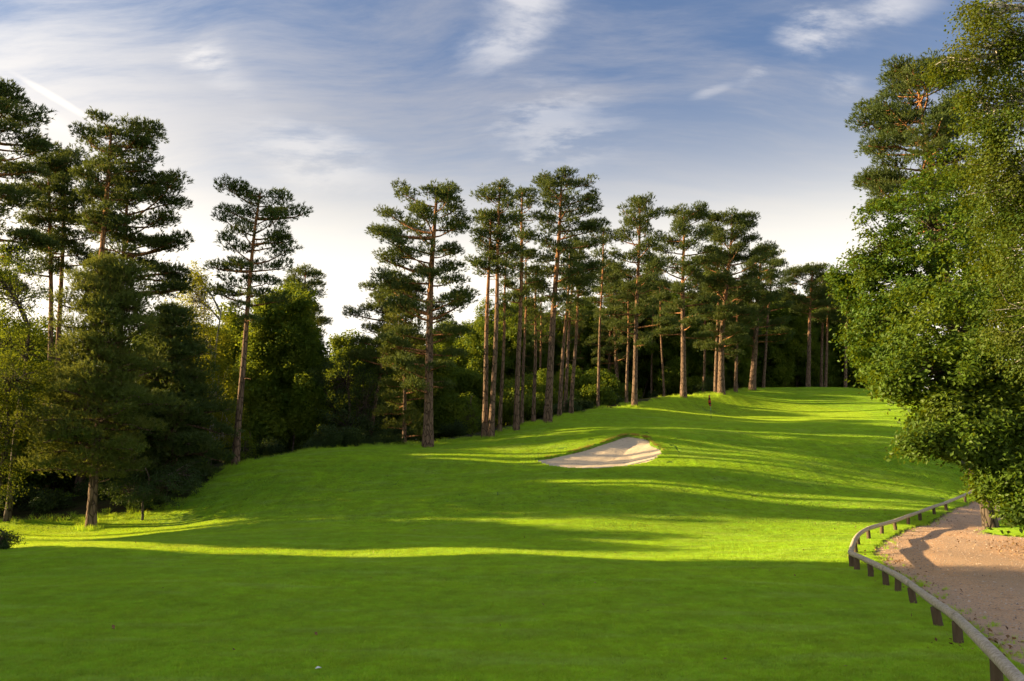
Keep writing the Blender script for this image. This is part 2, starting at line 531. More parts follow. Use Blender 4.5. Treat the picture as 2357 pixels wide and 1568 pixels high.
def bark(name, low, high, h0, h1, scale=6.0):
    """pine bark: fissured grey-brown below, flaking orange above (height measured along the trunk in the tint attribute)"""
    m, t, out = new_mat(name); M[name] = m
    p = t.n('ShaderNodeTexCoord').outputs['Object']
    vo = t.n('ShaderNodeTexVoronoi'); vo.feature = 'DISTANCE_TO_EDGE'
    t.t.links.new(t.mapping(p, scale=(1, 1, .28)), vo.inputs['Vector']); vo.inputs['Scale'].default_value = scale
    crack = t.ramp(vo.outputs['Distance'], 0, .12)
    nz = t.noise(t.mapping(p, scale=(1, 1, .35)), scale * 1.3, 5, .65)
    h = t.ramp(t.m('ADD', attr(t, 'tint'), t.m('MULTIPLY', t.m('SUBTRACT', nz, .5), .3)), h0, h1)
    c = t.mix(h, low, high)
    c = t.mix(t.m('MULTIPLY', t.ramp(nz, .4, .75), .6), c, t.mix(h, tuple(min(1, v * 1.9) for v in low[:3]) + (1,), tuple(min(1, v * 1.4) for v in high[:3]) + (1,)))
    c = t.mix(t.m('SUBTRACT', 1.0, crack), c, tuple(v * .35 for v in low[:3]) + (1,))
    principled(t, out, c, .9, .15, bump(t, t.m('ADD', crack, nz), .9, .05))


bark('pine bark', (.165, .112, .078, 1), (.36, .175, .075, 1), .35, .75)
bark('grey bark', (.10, .08, .062, 1), (.13, .10, .075, 1), .3, .8)
bark('birch bark', (.16, .13, .10, 1), (.45, .42, .36, 1), .05, .3, 4.0)


def foliage(name, a, b, yel, trans, k=.38, gloss=.04):
    m, t, out = new_mat(name); M[name] = m
    tn = attr(t, 'tint')
    nz = t.noise(pos(t), .55, 3, .5)
    c = t.mix(tn, a, b)
    c = t.mix(t.m('MULTIPLY', t.ramp(nz, .48, .68), .55), c, yel)
    oi = t.n('ShaderNodeObjectInfo').outputs['Random']
    c = t.mix(t.m('MULTIPLY', oi, .25), c, yel)
    leaf_shader(t, out, c, t.mix(.55, c, trans), k, gloss)


foliage('pine needles', (.036, .074, .020, 1), (.070, .120, .028, 1), (.105, .125, .022, 1), (.20, .22, .02, 1), .36, .02)
foliage('young pine needles', (.060, .104, .022, 1), (.118, .162, .030, 1), (.160, .165, .032, 1), (.28, .28, .03, 1), .40, .015)
foliage('dark leaves', (.022, .048, .012, 1), (.042, .080, .018, 1), (.06, .09, .016, 1), (.11, .15, .015, 1), .3, .02)
foliage('oak leaves', (.036, .090, .006, 1), (.085, .160, .009, 1), (.125, .160, .008, 1), (.26, .30, .008, 1), .36, .018)
foliage('birch leaves', (.042, .088, .007, 1), (.085, .128, .009, 1), (.115, .125, .008, 1), (.24, .25, .01, 1), .38, .015)
foliage('spring birch leaves', (.120, .165, .012, 1), (.180, .215, .016, 1), (.22, .22, .016, 1), (.55, .52, .02, 1), .52, .01)
foliage('wood leaves', (.052, .112, .012, 1), (.100, .170, .016, 1), (.150, .185, .016, 1), (.36, .40, .02, 1), .46, .01)


def plain(name, c, rough=.5, spec=.4):
    m, t, out = new_mat(name); M[name] = m
    principled(t, out, t.mix(t.noise(pos(t), 6, 3), tuple(v * .85 for v in c[:3]) + (1,), c), rough, spec)


plain('red cloth', (.55, .035, .03, 1), .8, .2)
plain('black cloth', (.02, .02, .022, 1), .8, .2)
plain('flagstick paint', (.30, .52, .45, 1), .4, .5)
plain('dark metal', (.03, .05, .05, 1), .4, .5)
plain('white litter', (.8, .8, .8, 1), .6, .3)

# ------------------------------------------------------------------ the ground
def lines(spec):
    return np.unique(np.round(np.concatenate([np.arange(a, b, s_) for a, b, s_ in spec]), 4))


XL = lines([(-900, -150, 250), (-150, -46, 4), (-46, bx0, .7), (bx0, bx1, .13), (bx1, 62, .7), (62, 150, 4), (150, 1000, 250)])
YL = lines([(-400, -16, 120), (-16, 6, 1), (6, by0, .6), (by0, by1, .13), (by1, 112, .8), (112, 210, 4), (210, 1200, 200)])
GX, GY = np.meshgrid(XL, YL)
GZ = terrain_z(GX, GY)
# the mown ground: edge of the wood drawn on the map
MOWN_PX = [(-60, 1203), (100, 1200), (190, 1196), (330, 1182), (430, 1150), (480, 1112)]
MOWN = [hit(*p)[:2] for p in MOWN_PX] + [at(x, y, D)[:2] for x, y, D in
        [(560, 1075, 49), (700, 1045, 52.5), (860, 1030, 54), (1000, 1025, 56), (1110, 1010, 59), (1200, 990, 62), (1255, 975, 63.5), (1330, 955, 67), (1440, 938, 71.5), (1570, 920, 78), (1660, 912, 84), (1730, 896, 93)]]
MOWN = np.array(MOWN + [(34, 108), (50, 108), (60, 92), (40, 60), (27, 50), (60, 20), (60, -40), (-60, -40), (-40, 20), (-30, 30)])
sd_m = sdist(GX, GY, MOWN)
WOOD = np.clip(sd_m / 1.6 + .5, 0, 1)
_b = (GX > bx0) & (GX < bx1) & (GY > by0) & (GY < by1)
WOOD[_b] = np.maximum(WOOD[_b], np.clip(.5 - sdist(GX[_b], GY[_b], BUNKER) / .1, 0, 1))
gb = MB()
ny, nx = GX.shape
ii = (np.arange(ny - 1)[:, None] * nx + np.arange(nx - 1)[None]).reshape(-1)
gb.add(np.stack([GX, GY, GZ], -1).reshape(-1, 3), np.stack([ii, ii + 1, ii + nx + 1, ii + nx], -1))
ground = gb.build('ground', M['turf'])
ground.data.attributes.new('wood', 'FLOAT', 'POINT').data.foreach_set('value', WOOD.astype(np.float32).ravel())
tag(ground, 'rolling mown turf of the fairway with the dark woodland floor behind', 'ground', kind='structure')

# bunker: a dish of sand that rises to the lip at the back
def make_bunker():
    b = MB()
    cen = BUNKER.mean(0)
    n = len(BUNKER); K = 26
    rings = []
    front = np.array([0, -1.0])
    for k in range(K + 1):
        s_ = 1.02 * (k / K) ** .8
        rings.append(cen + (BUNKER - cen) * s_)
    P = np.concatenate(rings)
    d = np.maximum(-sdist(P[:, 0], P[:, 1], BUNKER), 0)
    edge_z = smooth_z(P[:, 0], P[:, 1])
    # depth below the turf: shallow along the front, a low wall under the back lip
    back = np.clip((P[:, 1] - (by0 + .5)) / (by1 - by0 - 1), 0, 1)
    lip = .04 + .15 * np.clip(back * 1.6 - .25, 0, 1)
    z = edge_z - lip - .40 * np.clip(d / 1.8, 0, 1) ** .9
    z += .012 * np.sin(P[:, 0] * 2.1 + P[:, 1] * 1.3) + .007 * np.sin(P[:, 0] * 4.7 - P[:, 1] * 3.1) + rng.normal(0, .004, len(z))
    i = (np.arange(K)[:, None] * n); j = np.arange(n)[None]; k2 = (j + 1) % n
    b.add(np.c_[P, z], np.stack([i + j, i + k2, i + n + k2, i + n + j], -1).reshape(-1, 4))
    return b.build('sand_bunker', M['sand'])


tag(make_bunker(), 'pale sand bunker cut into the slope below the green', 'bunker', kind='structure')

# gravel path
def make_path():
    b = MB()
    xs = np.arange(5, 40, .22); ys = np.arange(1.5, 75, .22)
    X, Y = np.meshgrid(xs, ys)
    d = sdist(X, Y, PATH)
    wob = .12 * np.sin(X * 2.3 + Y * 1.1) * np.sin(Y * 1.9 - X) + rng.normal(0, .03, X.shape)
    Z = smooth_z(X, Y) - .03 - .20 * np.clip((d + .05 + wob) / .6, 0, 1) + .012 * np.sin(X * 1.4) * np.sin(Y * .8)
    # a hump of grass and leaves remains between the wheel tracks at the right
    keep = d < .6
    nx_ = len(xs)
    idx = (np.arange(len(ys) - 1)[:, None] * nx_ + np.arange(nx_ - 1)[None])
    kf = keep[:-1, :-1] & keep[1:, 1:] & keep[1:, :-1] & keep[:-1, 1:]
    ii = idx[kf]
    tint = np.clip(1.0 + d / .5, 0, 1).reshape(-1)
    b.add(np.stack([X, Y, Z], -1).reshape(-1, 3), np.stack([ii, ii + 1, ii + nx_ + 1, ii + nx_], -1), tint)
    o = b.build('gravel_path', M['gravel'])
    o.data.attributes.new('lane', 'FLOAT', 'POINT').data.foreach_set('value', (-d).astype(np.float32).ravel())
    return o


tag(make_path(), 'reddish gravel path curving up behind the low rail', 'path', kind='structure')


# ------------------------------------------------------------------ trees
def blades(b, P, Dv, n, length, width, spread, rg, tint, lift=.10):
    """n needle-like triangles fanned round each shoot (origin P, direction Dv)"""
    k = len(P)
    Pn = np.repeat(P, n, 0); Dn = np.repeat(Dv, n, 0)
    d = unit(Dn + rg.normal(0, spread, (k * n, 3)))
    L = length * rg.uniform(.7, 1.25, (k * n, 1))
    w = unit(np.cross(d, rg.normal(size=(k * n, 3)))) * width * .5
    o = Pn + Dn * rg.uniform(0, lift, (k * n, 1))
    V = np.stack([o - w, o + w, o + d * L], 1).reshape(-1, 3)
    F = np.arange(k * n * 3).reshape(-1, 3)
    b.add(V, F, np.repeat(np.clip(np.repeat(tint, n) + rg.normal(0, .12, k * n), 0, 1), 3))


def leaves(b, P, Nrm, size, rg, tint, aspect=.62, hang=0.0):
    """folded leaf blades, one at each point"""
    k = len(P)
    nrm = unit(Nrm + rg.normal(0, .55, (k, 3)))
    ax = rg.normal(size=(k, 3)); ax[:, 2] -= hang
    ax = unit(ax - nrm * (ax * nrm).sum(1, keepdims=True))
    side = np.cross(nrm, ax)
    L = size * rg.uniform(.65, 1.2, (k, 1)); W = L * aspect * .5
    m = P + ax * L * .55
    V = np.stack([P, m - side * W + nrm * L * .10, P + ax * L, m + side * W + nrm * L * .10], 1).reshape(-1, 3)
    i = np.arange(k)[:, None] * 4
    F = np.concatenate([i + np.array([[0, 1, 2]]), i + np.array([[0, 2, 3]])])
    b.add(V, F, np.repeat(tint, 4))


def trunk_curve(base, top, bend, rg, n=16, wob=.10):
    s_ = np.linspace(0, 1, n)[:, None]
    base, top = np.asarray(base, float), np.asarray(top, float)
    p = base + (top - base) * s_ + np.array([bend[0], bend[1], 0]) * (4 * s_ * (1 - s_))
    ph = rg.uniform(0, 6.28, 4)
    p[:, 0] += wob * np.sin(s_[:, 0] * 7 + ph[0]) * s_[:, 0]
    p[:, 1] += wob * np.sin(s_[:, 0] * 6 + ph[1]) * s_[:, 0]
    return p


def along(p, u):
    n = len(p) - 1
    x = np.clip(u, 0, 1) * n; i = min(int(x), n - 1)
    return p[i] + (p[i + 1] - p[i]) * (x - i)


def make_trunk(name, path, r0, r1, mat, parent, base, rg, flare=.35, sides=12):
    b = MB()
    n = len(path)
    s_ = np.linspace(0, 1, n)
    rad = r1 + (r0 - r1) * (1 - s_) ** .85
    rad = rad * (1 + flare * np.exp(-s_ * 22))
    p = path.copy(); p[0, 2] -= .35
    # denser rings for a round, slightly uneven bole
    m_ = 40
    q = np.array([along(p, u) for u in np.linspace(0, 1, m_)]); rr = np.interp(np.linspace(0, 1, m_), s_, rad)
    b.tube(q, rr, sides, rough=.025, rg=rg)
    V = np.concatenate(b.v)
    h = (V[:, 2] - base[2]) / (path[-1, 2] - base[2])
    b.v = [V]; b.tint = [np.clip(h, 0, 1)]
    return b.build(name, mat, parent, loc=base)


def pine(label, base, H, top_dx=0.0, top_dy=0.0, bend=(0, 0), r0=.22, prof=None, nl=26, seed=1, mat='pine needles', pad=.62, dens=1.0, group=None,
         needle=(.21, .05), rise=(.25, .55), stubs=5, limbs_at=(), name='pine_tree', clump=40, depth=.9, bark_mat='pine bark', droop=0.0, inner=.5, limb_tone=.75):
    """a Scots pine: bole, limbs, and pads of needle shoots carried on twigs.
    prof = [(height fraction, reach towards -X, reach towards +X)]"""
    rg = np.random.default_rng(seed)
    base = np.asarray(base, float)
    root = empty(name, base)
    tag(root, label, 'tree', group)
    path = trunk_curve(base, base + np.array([top_dx, top_dy, H]), bend, rg)
    make_trunk('trunk', path, r0 * .82, .03 + r0 * .12, M[bark_mat], root, base, rg)
    prof = np.array(prof, float)
    nl = int(nl * 1.05); pad *= .98
    t0, t1 = prof[0, 0], prof[-1, 0]
    cb = MB()
    pads = []   # centre, radius, outward direction

    def limb(tt, az, reach, up, thick):
        st = along(path, tt)
        up = min(up, max(-.2, (path[-1, 2] - .15 - st[2]) / reach))
        hd = np.array([math.cos(az), math.sin(az), 0])
        sidev = np.array([-hd[1], hd[0], 0])
        n = 6
        u = np.linspace(0, 1, n)[:, None]
        sway = rg.normal(0, .10) * reach
        P = st + hd * reach * u + sidev * sway * np.sin(u * 2.6) + np.array([0, 0, 1.0]) * (up * reach * u ** 1.5 - droop * reach * u * (1 - u))
        P += rg.normal(0, .03 * reach ** .5, P.shape) * u
        lb = MB()
        lb.tube(P, thick * (1 - .8 * u[:, 0]) + .008, 4, cap=False)
        m_ = max(3, int(round((reach * 3.0 + .6) * dens)))
        us = np.linspace(inner if reach > 1.2 else .3, 1.0, m_) + rg.normal(0, .03, m_)
        for k, uu in enumerate(us):
            uu = min(uu, 1.0)
            q = along(P, uu)
            sg = 1 if k % 2 else -1
            lat = sg * rg.uniform(.15, .42) * reach * (1.15 - uu) + rg.normal(0, .12)
            if uu > .93: lat = rg.normal(0, .1)
            c = q + sidev * lat + hd * abs(lat) * .45 + np.array([0, 0, rg.uniform(-.05, .34)])
            lb.tube(np.array([q, (q + c) / 2 + [0, 0, -.04], c]), np.array([.022, .014, .006]), 3, cap=False)
            pads.append((c, pad * rg.uniform(.65, 1.25), hd))
        lb.tint = [np.full(len(v), limb_tone) for v in lb.v]
        lb.build('limb', M[bark_mat], root, loc=base)

    ts = t0 + (t1 - t0) * (np.linspace(0, 1, nl) ** .85)
    for i, tt in enumerate(ts):
        tt = min(.985, tt + rg.normal(0, .008))
        az = i * 2.399 + rg.normal(0, .35) + seed
        rl = np.interp(tt, prof[:, 0], prof[:, 1]); rr = np.interp(tt, prof[:, 0], prof[:, 2])
        ca, sa = math.cos(az), math.sin(az)
        rx = rr if ca > 0 else rl
        reach = math.hypot(rx * ca, (rl + rr) * .5 * depth * sa) * rg.uniform(.5, 1.14)
        if reach < .35: continue
        f = (tt - t0) / max(t1 - t0, 1e-3)
        up = rg.uniform(*rise) * (.35 + .9 * f) - .12 * (1 - f)
        limb(tt, az, reach, up + rg.normal(0, .11), (.02 + .022 * reach) * (1.1 - .4 * f))
    for (tt, az, reach, up) in limbs_at:
        limb(tt, R(az), reach, up, .035 + .03 * reach)
    topp = path[-1]
    for k in range(5):
        pads.append((topp + [0, 0, -.25] + rg.normal(0, .28, 3) * [1, 1, .35], pad * .7, np.array([0, 0, 1.0])))
    # bare snags below the crown
    for k in range(stubs):
        tt = rg.uniform(.18 + .12 * t0, max(.3, t0 + .1)); az = rg.uniform(0, 6.28); L = rg.uniform(.25, 1.1)
        st = along(path, tt); hd = np.array([math.cos(az), math.sin(az), rg.uniform(-.25, .35)])
        lb = MB()
        lb.tube(np.array([st, st + hd * L * .5, st + hd * L + [0, 0, rg.normal(0, .08)]]), np.array([.028, .018, .007]), 4, cap=False)
        lb.build('dead_branch', M[bark_mat], root, loc=base)
    # shoots on the pads
    PP, DD, TT = [], [], []
    for c, r, hd in pads:
        n = max(5, int(clump * (r / .62) ** 2))
        a = rg.uniform(0, 6.283, n); q = np.sqrt(rg.uniform(0, 1, n))
        off = np.stack([np.cos(a) * q * r, np.sin(a) * q * r, r * .40 * (1 - q ** 2) - .06 + rg.normal(0, .10 * r / .6, n)], 1)
        PP.append(c + off)
        DD.append(unit(off * [1, 1, .4] * .9 / r + np.array([0, 0, .75]) + hd * .25 + rg.normal(0, .28, (n, 3))))
        TT.append(np.clip(rg.normal(.5, .16) + rg.normal(0, .12, n), 0, 1))
    blades(cb, np.concatenate(PP), np.concatenate(DD), 6, needle[0], needle[1], .55, rg, np.concatenate(TT), lift=.16)
    cb.build('crown', M[mat], root, smooth=False, loc=base)
    return root


def broadleaf(label, base, H, lobes, leaf=.10, n=60, per=90, seed=1, mat='oak leaves', r0=.2, group=None, name='broadleaf_tree', clump=.45, hang=0.0, top=(0, 0),
              bark_mat='grey bark', shell=.45, aspect=.62, cat='tree', flat=.7, twig=True):
    """lobes = [(centre, (rx, ry, rz), weight)] in world metres; leaves sit in sprays on twigs"""
    rg = np.random.default_rng(seed)
    base = np.asarray(base, float)
    root = empty(name, base); tag(root, label, cat, group)
    path = trunk_curve(base, base + np.array([top[0], top[1], H * .86]), (0, 0), rg, wob=.2)
    make_trunk('trunk', path, r0, .03, M[bark_mat], root, base, rg, sides=10)
    cb = MB()
    wsum = sum(l[2] for l in lobes)
    for c, rad, wgt in lobes:
        c = np.asarray(c, float); rad = np.asarray(rad, float)
        k = max(3, int(n * wgt / wsum))
        d = unit(rg.normal(size=(k, 3)))
        rr = rg.uniform(shell, 1.0, (k, 1)) ** .55
        wobble = 1 + .22 * np.sin(d[:, :1] * 5 + seed) * np.sin(d[:, 1:2] * 4 + d[:, 2:] * 5 + seed * 1.7)
        C = c + d * rr * rad * wobble
        # a limb from the bole into the lobe, then twigs to the sprays
        hb = np.clip((c[2] - rad[2] * .6 - base[2]) / (path[-1, 2] - base[2]), .12, .95)
        st = along(path, hb)
        mid = (st + c) / 2 + [0, 0, .12 * np.linalg.norm(c - st)]
        lp = spline(np.array([st, mid, c]), 8)
        lb = MB()
        lb.tube(lp, np.linspace(r0 * .42 + .02, .02, 8), 6, cap=False)
        if twig:
            for q in C[::max(1, k // 40)]:
                o_ = along(lp, rg.uniform(.35, 1))
                lb.tube(np.array([o_, (o_ + q) / 2 + rg.normal(0, .12, 3), q]), np.array([.03, .016, .005]), 3, cap=False)
        lb.tint = [np.full(len(v), .4) for v in lb.v]
        lb.build('limb', M[bark_mat], root, loc=base)
        m_ = per
        r_ = clump * rg.uniform(.6, 1.3, (k, 1, 1))
        off = rg.normal(0, .5, (k, m_, 3)) * r_ * [1, 1, flat]
        off[..., 2] -= hang * np.abs(rg.normal(0, .8, (k, m_))) * r_[..., 0]
        P = (C[:, None] + off).reshape(-1, 3)
        up = np.repeat(unit(d * .6 + [0, 0, .7]), m_, 0)
        tint = np.clip(np.repeat(rg.normal(.5, .2, k), m_) + rg.normal(0, .16, k * m_), 0, 1)
        leaves(cb, P, up, leaf, rg, tint, aspect, hang)
    cb.build('crown', M[mat], root, smooth=False, loc=base)
    return root


def gz(p):
    """put a map position on the turf"""
    return np.array([p[0], p[1], float(terrain_z(np.array([p[0]]), np.array([p[1]]))[0])])


def pine_at(label, bx, by, D, tx, ty, prof_px, **kw):
    """pine by picture measures: foot (bx, by) at distance D, tip (tx, ty); prof_px = [(y, x_left, x_right)]"""
    f = at(bx, by, D); f = gz(f[:2])
    tp = at(tx, ty, D)
    H = tp[2] - f[2] - .75; dx = tp[0] - f[0]
    prof = []
    for (y, xl, xr) in sorted(prof_px, key=lambda a: -a[0]):
        z = at(tx, y, D)[2]
        tt = (z - f[2]) / H
        s_ = min(1, max(0, tt))
        axx = f[0] + dx * s_ + kw.get('bend', (0, 0))[0] * 4 * s_ * (1 - s_)
        prof.append((s_, max(.1, axx - at(xl, y, D)[0]), max(.1, at(xr, y, D)[0] - axx)))
    kw.setdefault('r0', .22)
    return pine(label, f, H, top_dx=dx, prof=prof, **kw)


# --- tall pines along the edge of the wood, from the bunker mound towards the green
G1 = 'tall pines along the edge of the wood'
pine_at('big pine with a wide dark crown and long reaching limb, left of the twin pines', 985, 1026, 53.5, 1003, 412,
        [(905, 900, 1065), (800, 870, 1080), (700, 868, 1080), (600, 862, 1070), (540, 850, 1072), (500, 900, 1065), (460, 938, 1055), (412, 975, 1030)],
        r0=.42, nl=48, seed=11, bend=(-.1, 0), group=G1, limbs_at=[(.50, 160, 3.6, .75), (.80, 178, 4.2, .10), (.48, 20, 2.6, .6), (.66, 185, 3.5, .3)], pad=.6)
pine_at('left of two slender pines that rise side by side, its crown lower', 1115, 1008, 57.5, 1128, 470, [(640, 1085, 1165), (560, 1078, 1170), (500, 1092, 1160), (470, 1110, 1145)],
        r0=.26, nl=22, seed=12, group=G1, pad=.5)
pine_at('right of two slender pines that rise side by side, taller with a small tufted top', 1130, 1004, 57, 1152, 405, [(640, 1110, 1190), (540, 1100, 1190), (470, 1110, 1180), (440, 1092, 1178), (405, 1130, 1170)],
        r0=.26, nl=24, seed=13, bend=(.05, 0), group=G1, pad=.5, limbs_at=[(.94, 180, 1.6, .12)])
pine_at('thin dark pine stem just right of the twin pines', 1150, 999, 60, 1168, 560, [(760, 1140, 1190), (680, 1135, 1200), (600, 1145, 1190), (560, 1160, 1178)], r0=.19, nl=16, seed=14, group=G1, pad=.45)
pine_at('straight pine with a narrow bushy head between the twin pines and the stoutest trunk', 1188, 992, 60, 1205, 425, [(700, 1160, 1240), (600, 1158, 1248), (500, 1162, 1250), (450, 1172, 1245), (425, 1190, 1225)],
        r0=.27, nl=28, seed=15, group=G1, pad=.52)
pine_at('slim pale pine stem close behind the narrow bushy-headed pine', 1201, 988, 63, 1213, 560, [(760, 1180, 1240), (640, 1178, 1245), (560, 1200, 1225)], r0=.17, nl=14, seed=16, group=G1, pad=.45)
pine_at('slim pine stem standing alone with sparse foliage, left of the stoutest trunk', 1228, 980, 64, 1236, 600, [(780, 1205, 1260), (690, 1205, 1265), (600, 1225, 1250)], r0=.2, nl=14, seed=17, group=G1, pad=.45)
pine_at('tallest central pine with a stout lit trunk and layered flat top', 1260, 973, 61.5, 1292, 395, [(700, 1225, 1360), (600, 1230, 1380), (520, 1235, 1378), (460, 1238, 1375), (430, 1245, 1350), (395, 1262, 1330)],
        r0=.38, nl=40, seed=18, group=G1, pad=.6)
pine_at('first of three thin pines just right of the stoutest trunk', 1287, 965, 66, 1312, 560, [(740, 1280, 1345), (640, 1278, 1350), (560, 1300, 1330)], r0=.22, nl=16, seed=19, group=G1, pad=.48)
pine_at('middle of three thin pines just right of the stoutest trunk', 1300, 962, 68, 1322, 530, [(760, 1290, 1360), (640, 1285, 1370), (530, 1308, 1340)], r0=.2, nl=18, seed=20, group=G1, pad=.48)
pine_at('last of three thin pines just right of the stoutest trunk, leaning most', 1314, 957, 67, 1338, 545, [(730, 1310, 1375), (620, 1308, 1380), (545, 1328, 1355)], r0=.22, nl=18, seed=21, group=G1, pad=.48)
pine_at('very thin pine stem in the gap between the central cluster and the pointed pine', 1376, 948, 72, 1388, 515, [(700, 1345, 1425), (600, 1345, 1425), (560, 1340, 1420), (515, 1370, 1408)], r0=.17, nl=16, seed=22, group=G1, pad=.5)
pine_at('short slim lit pine stem at the left foot of the pointed pine', 1442, 938, 73, 1448, 620, [(790, 1415, 1480), (700, 1412, 1485), (620, 1435, 1462)], r0=.18, nl=14, seed=23, group=G1, pad=.5)
pine_at('upright pine with a pointed top and straight trunk on the rise', 1460, 937, 71, 1472, 447, [(800, 1405, 1535), (700, 1400, 1540), (600, 1402, 1535), (540, 1408, 1525), (490, 1412, 1515), (447, 1458, 1488)],
        r0=.3, nl=38, seed=24, group=G1, pad=.62, rise=(.35, .7))
pine_at('bushy pine with a flared trunk foot behind the flag, left of the pale forked pair', 1573, 919, 77, 1572, 472, [(780, 1500, 1640), (680, 1498, 1645), (600, 1505, 1645), (540, 1530, 1640), (500, 1535, 1625), (472, 1550, 1600)],
        r0=.36, nl=40, seed=25, group=G1, pad=.66)
pine_at('broad-crowned pine on a pale lit trunk beside the flag', 1660, 911, 81, 1690, 487, [(820, 1585, 1770), (720, 1580, 1775), (620, 1600, 1770), (560, 1612, 1765), (520, 1625, 1745), (487, 1660, 1715)],
        r0=.42, nl=52, seed=26, group=G1, pad=.72, bend=(-.4, 0))
pine_at('slimmer pine stem growing tight against the pale lit trunk', 1647, 912, 82, 1655, 560, [(780, 1600, 1700), (660, 1605, 1700), (560, 1635, 1680)], r0=.25, nl=18, seed=27, group=G1, pad=.6)
pine_at('dark pine trunk behind the flag, just right of the pale lit trunk', 1693, 907, 86, 1698, 640, [(800, 1655, 1745), (720, 1655, 1745), (640, 1680, 1715)], r0=.24, nl=16, seed=28, group=G1, pad=.6)
pine_at('thick shadowed pine trunk at the right end of the tall row', 1731, 902, 88, 1752, 560, [(800, 1690, 1830), (720, 1700, 1822), (640, 1715, 1812), (600, 1725, 1800), (560, 1740, 1770)], r0=.44, nl=38, seed=29, group=G1, pad=.68)
pine_at('thin pine with an orange upper stem at the right end of the tall row', 1756, 893, 98, 1778, 570, [(760, 1745, 1820), (660, 1745, 1815), (570, 1765, 1795)], r0=.24, nl=18, seed=30, group=G1, pad=.62)
pine_at('short lit pine stem deep between the flared-foot pine and the pale trunk', 1620, 912, 88, 1625, 640, [(800, 1590, 1660), (720, 1590, 1660), (640, 1610, 1640)], r0=.2, nl=14, seed=31, group=G1, pad=.6)

# --- pines on the crest beyond the green
G2 = 'pines on the crest beyond the green'
pine_at('orange-stemmed pine with a flat spreading head on the crest beyond the green', 1859, 893, 101, 1868, 605, [(730, 1815, 1910), (680, 1808, 1915), (640, 1820, 1905), (605, 1845, 1890)], r0=.36, nl=26, seed=32, group=G2, pad=.78)
pine_at('left of two close thin pines on the crest', 1889, 893, 106, 1895, 625, [(740, 1865, 1930), (680, 1865, 1930), (625, 1885, 1910)], r0=.26, nl=16, seed=33, group=G2, pad=.75)
pine_at('right of two close thin pines on the crest, lit orange', 1899, 893, 104, 1908, 640, [(740, 1880, 1940), (680, 1882, 1945), (640, 1898, 1920)], r0=.26, nl=16, seed=34, group=G2, pad=.75)
pine_at('lone thin orange pine stem on the crest beside the oak foliage', 1945, 894, 103, 1950, 640, [(740, 1920, 1990), (680, 1920, 1990), (640, 1940, 1962)], r0=.26, nl=18, seed=35, group=G2, pad=.75)

# --- the gap and the left wood
G3 = 'pines of the wood on the left'
pine_at('tall leaning pine with a flat windswept head standing apart by the gap', 541, 1082, 49, 600, 420, [(760, 560, 640), (700, 500, 640), (640, 490, 655), (580, 505, 668), (520, 520, 690), (470, 520, 700), (440, 530, 712), (420, 575, 650)],
        r0=.27, nl=34, seed=41, bend=(-.12, 0), group=G3, pad=.5, limbs_at=[(.90, 8, 2.9, .18), (.80, 5, 2.2, .1), (.70, 178, 2.6, .1), (.62, 178, 2.4, 0)])
pine_at('smaller rounded pine at the left side of the bright gap', 700, 960, 70, 705, 610, [(860, 650, 750), (800, 640, 756), (740, 640, 752), (690, 645, 735), (640, 665, 745), (610, 690, 722)], r0=.24, nl=32, seed=42, group=G3, pad=.62)
pine_at('young leaning pine at the right side of the bright gap', 850, 1000, 62, 905, 640, [(860, 795, 930), (780, 800, 930), (720, 815, 925), (670, 835, 920), (640, 870, 915)], r0=.2, nl=30, seed=43, group=G3, pad=.56)
pine_at('low sunlit bushy pine leaning against the big solitary pine', 930, 1030, 56, 935, 640, [(1000, 870, 985), (920, 862, 1000), (840, 868, 1000), (760, 875, 990), (700, 890, 970), (640, 925, 950)], r0=.18, nl=46, seed=44, group=G3, pad=.55, mat='young pine needles', stubs=0)
pine_at('tall pine with a crooked top limb bending to the right, in the left wood', 185, 1130, 48, 262, 272, [(560, 180, 300), (480, 170, 330), (420, 175, 330), (360, 180, 345), (320, 185, 360), (290, 200, 340), (272, 245, 300)],
        r0=.34, nl=34, seed=45, bend=(-.1, 0), group=G3, pad=.58, limbs_at=[(.95, 5, 2.6, -.05), (.90, 0, 2.7, .05)])
pine_at('pine with long feathery limbs sweeping right over the birch, in the left wood', 255, 1130, 51, 300, 390, [(700, 240, 440), (640, 235, 450), (590, 230, 445), (540, 235, 425), (500, 235, 440), (450, 240, 400), (410, 250, 385), (390, 285, 330)],
        r0=.3, nl=40, seed=46, group=G3, pad=.58, limbs_at=[(.74, 3, 3.9, .28), (.66, 0, 3.9, .12), (.60, 2, 3.8, .1)])
pine_at('left stem of the close pair of dark pines in the left wood', 112, 1130, 52, 120, 345, [(640, 55, 180), (540, 55, 190), (460, 65, 190), (400, 80, 180), (345, 105, 150)], r0=.26, nl=34, seed=47, group=G3, pad=.58)
pine_at('right stem of the close pair of dark pines in the left wood', 126, 1130, 53, 150, 330, [(620, 75, 210), (520, 80, 215), (430, 95, 205), (370, 110, 190), (330, 130, 170)], r0=.26, nl=30, seed=48, group=G3, pad=.58)
pine_at('dark pine with its crown cut by the left edge, tallest on the left', -40, 1150, 44, -10, 175, [(700, -120, 85), (600, -140, 75), (500, -150, 95), (400, -150, 90), (320, -130, 88), (280, -110, 95), (230, -70, 35), (175, -25, 8)],
        r0=.4, nl=52, seed=49, group=G3, pad=.6, limbs_at=[(.86, 5, 2.3, .1), (.78, 3, 2.4, .12)])
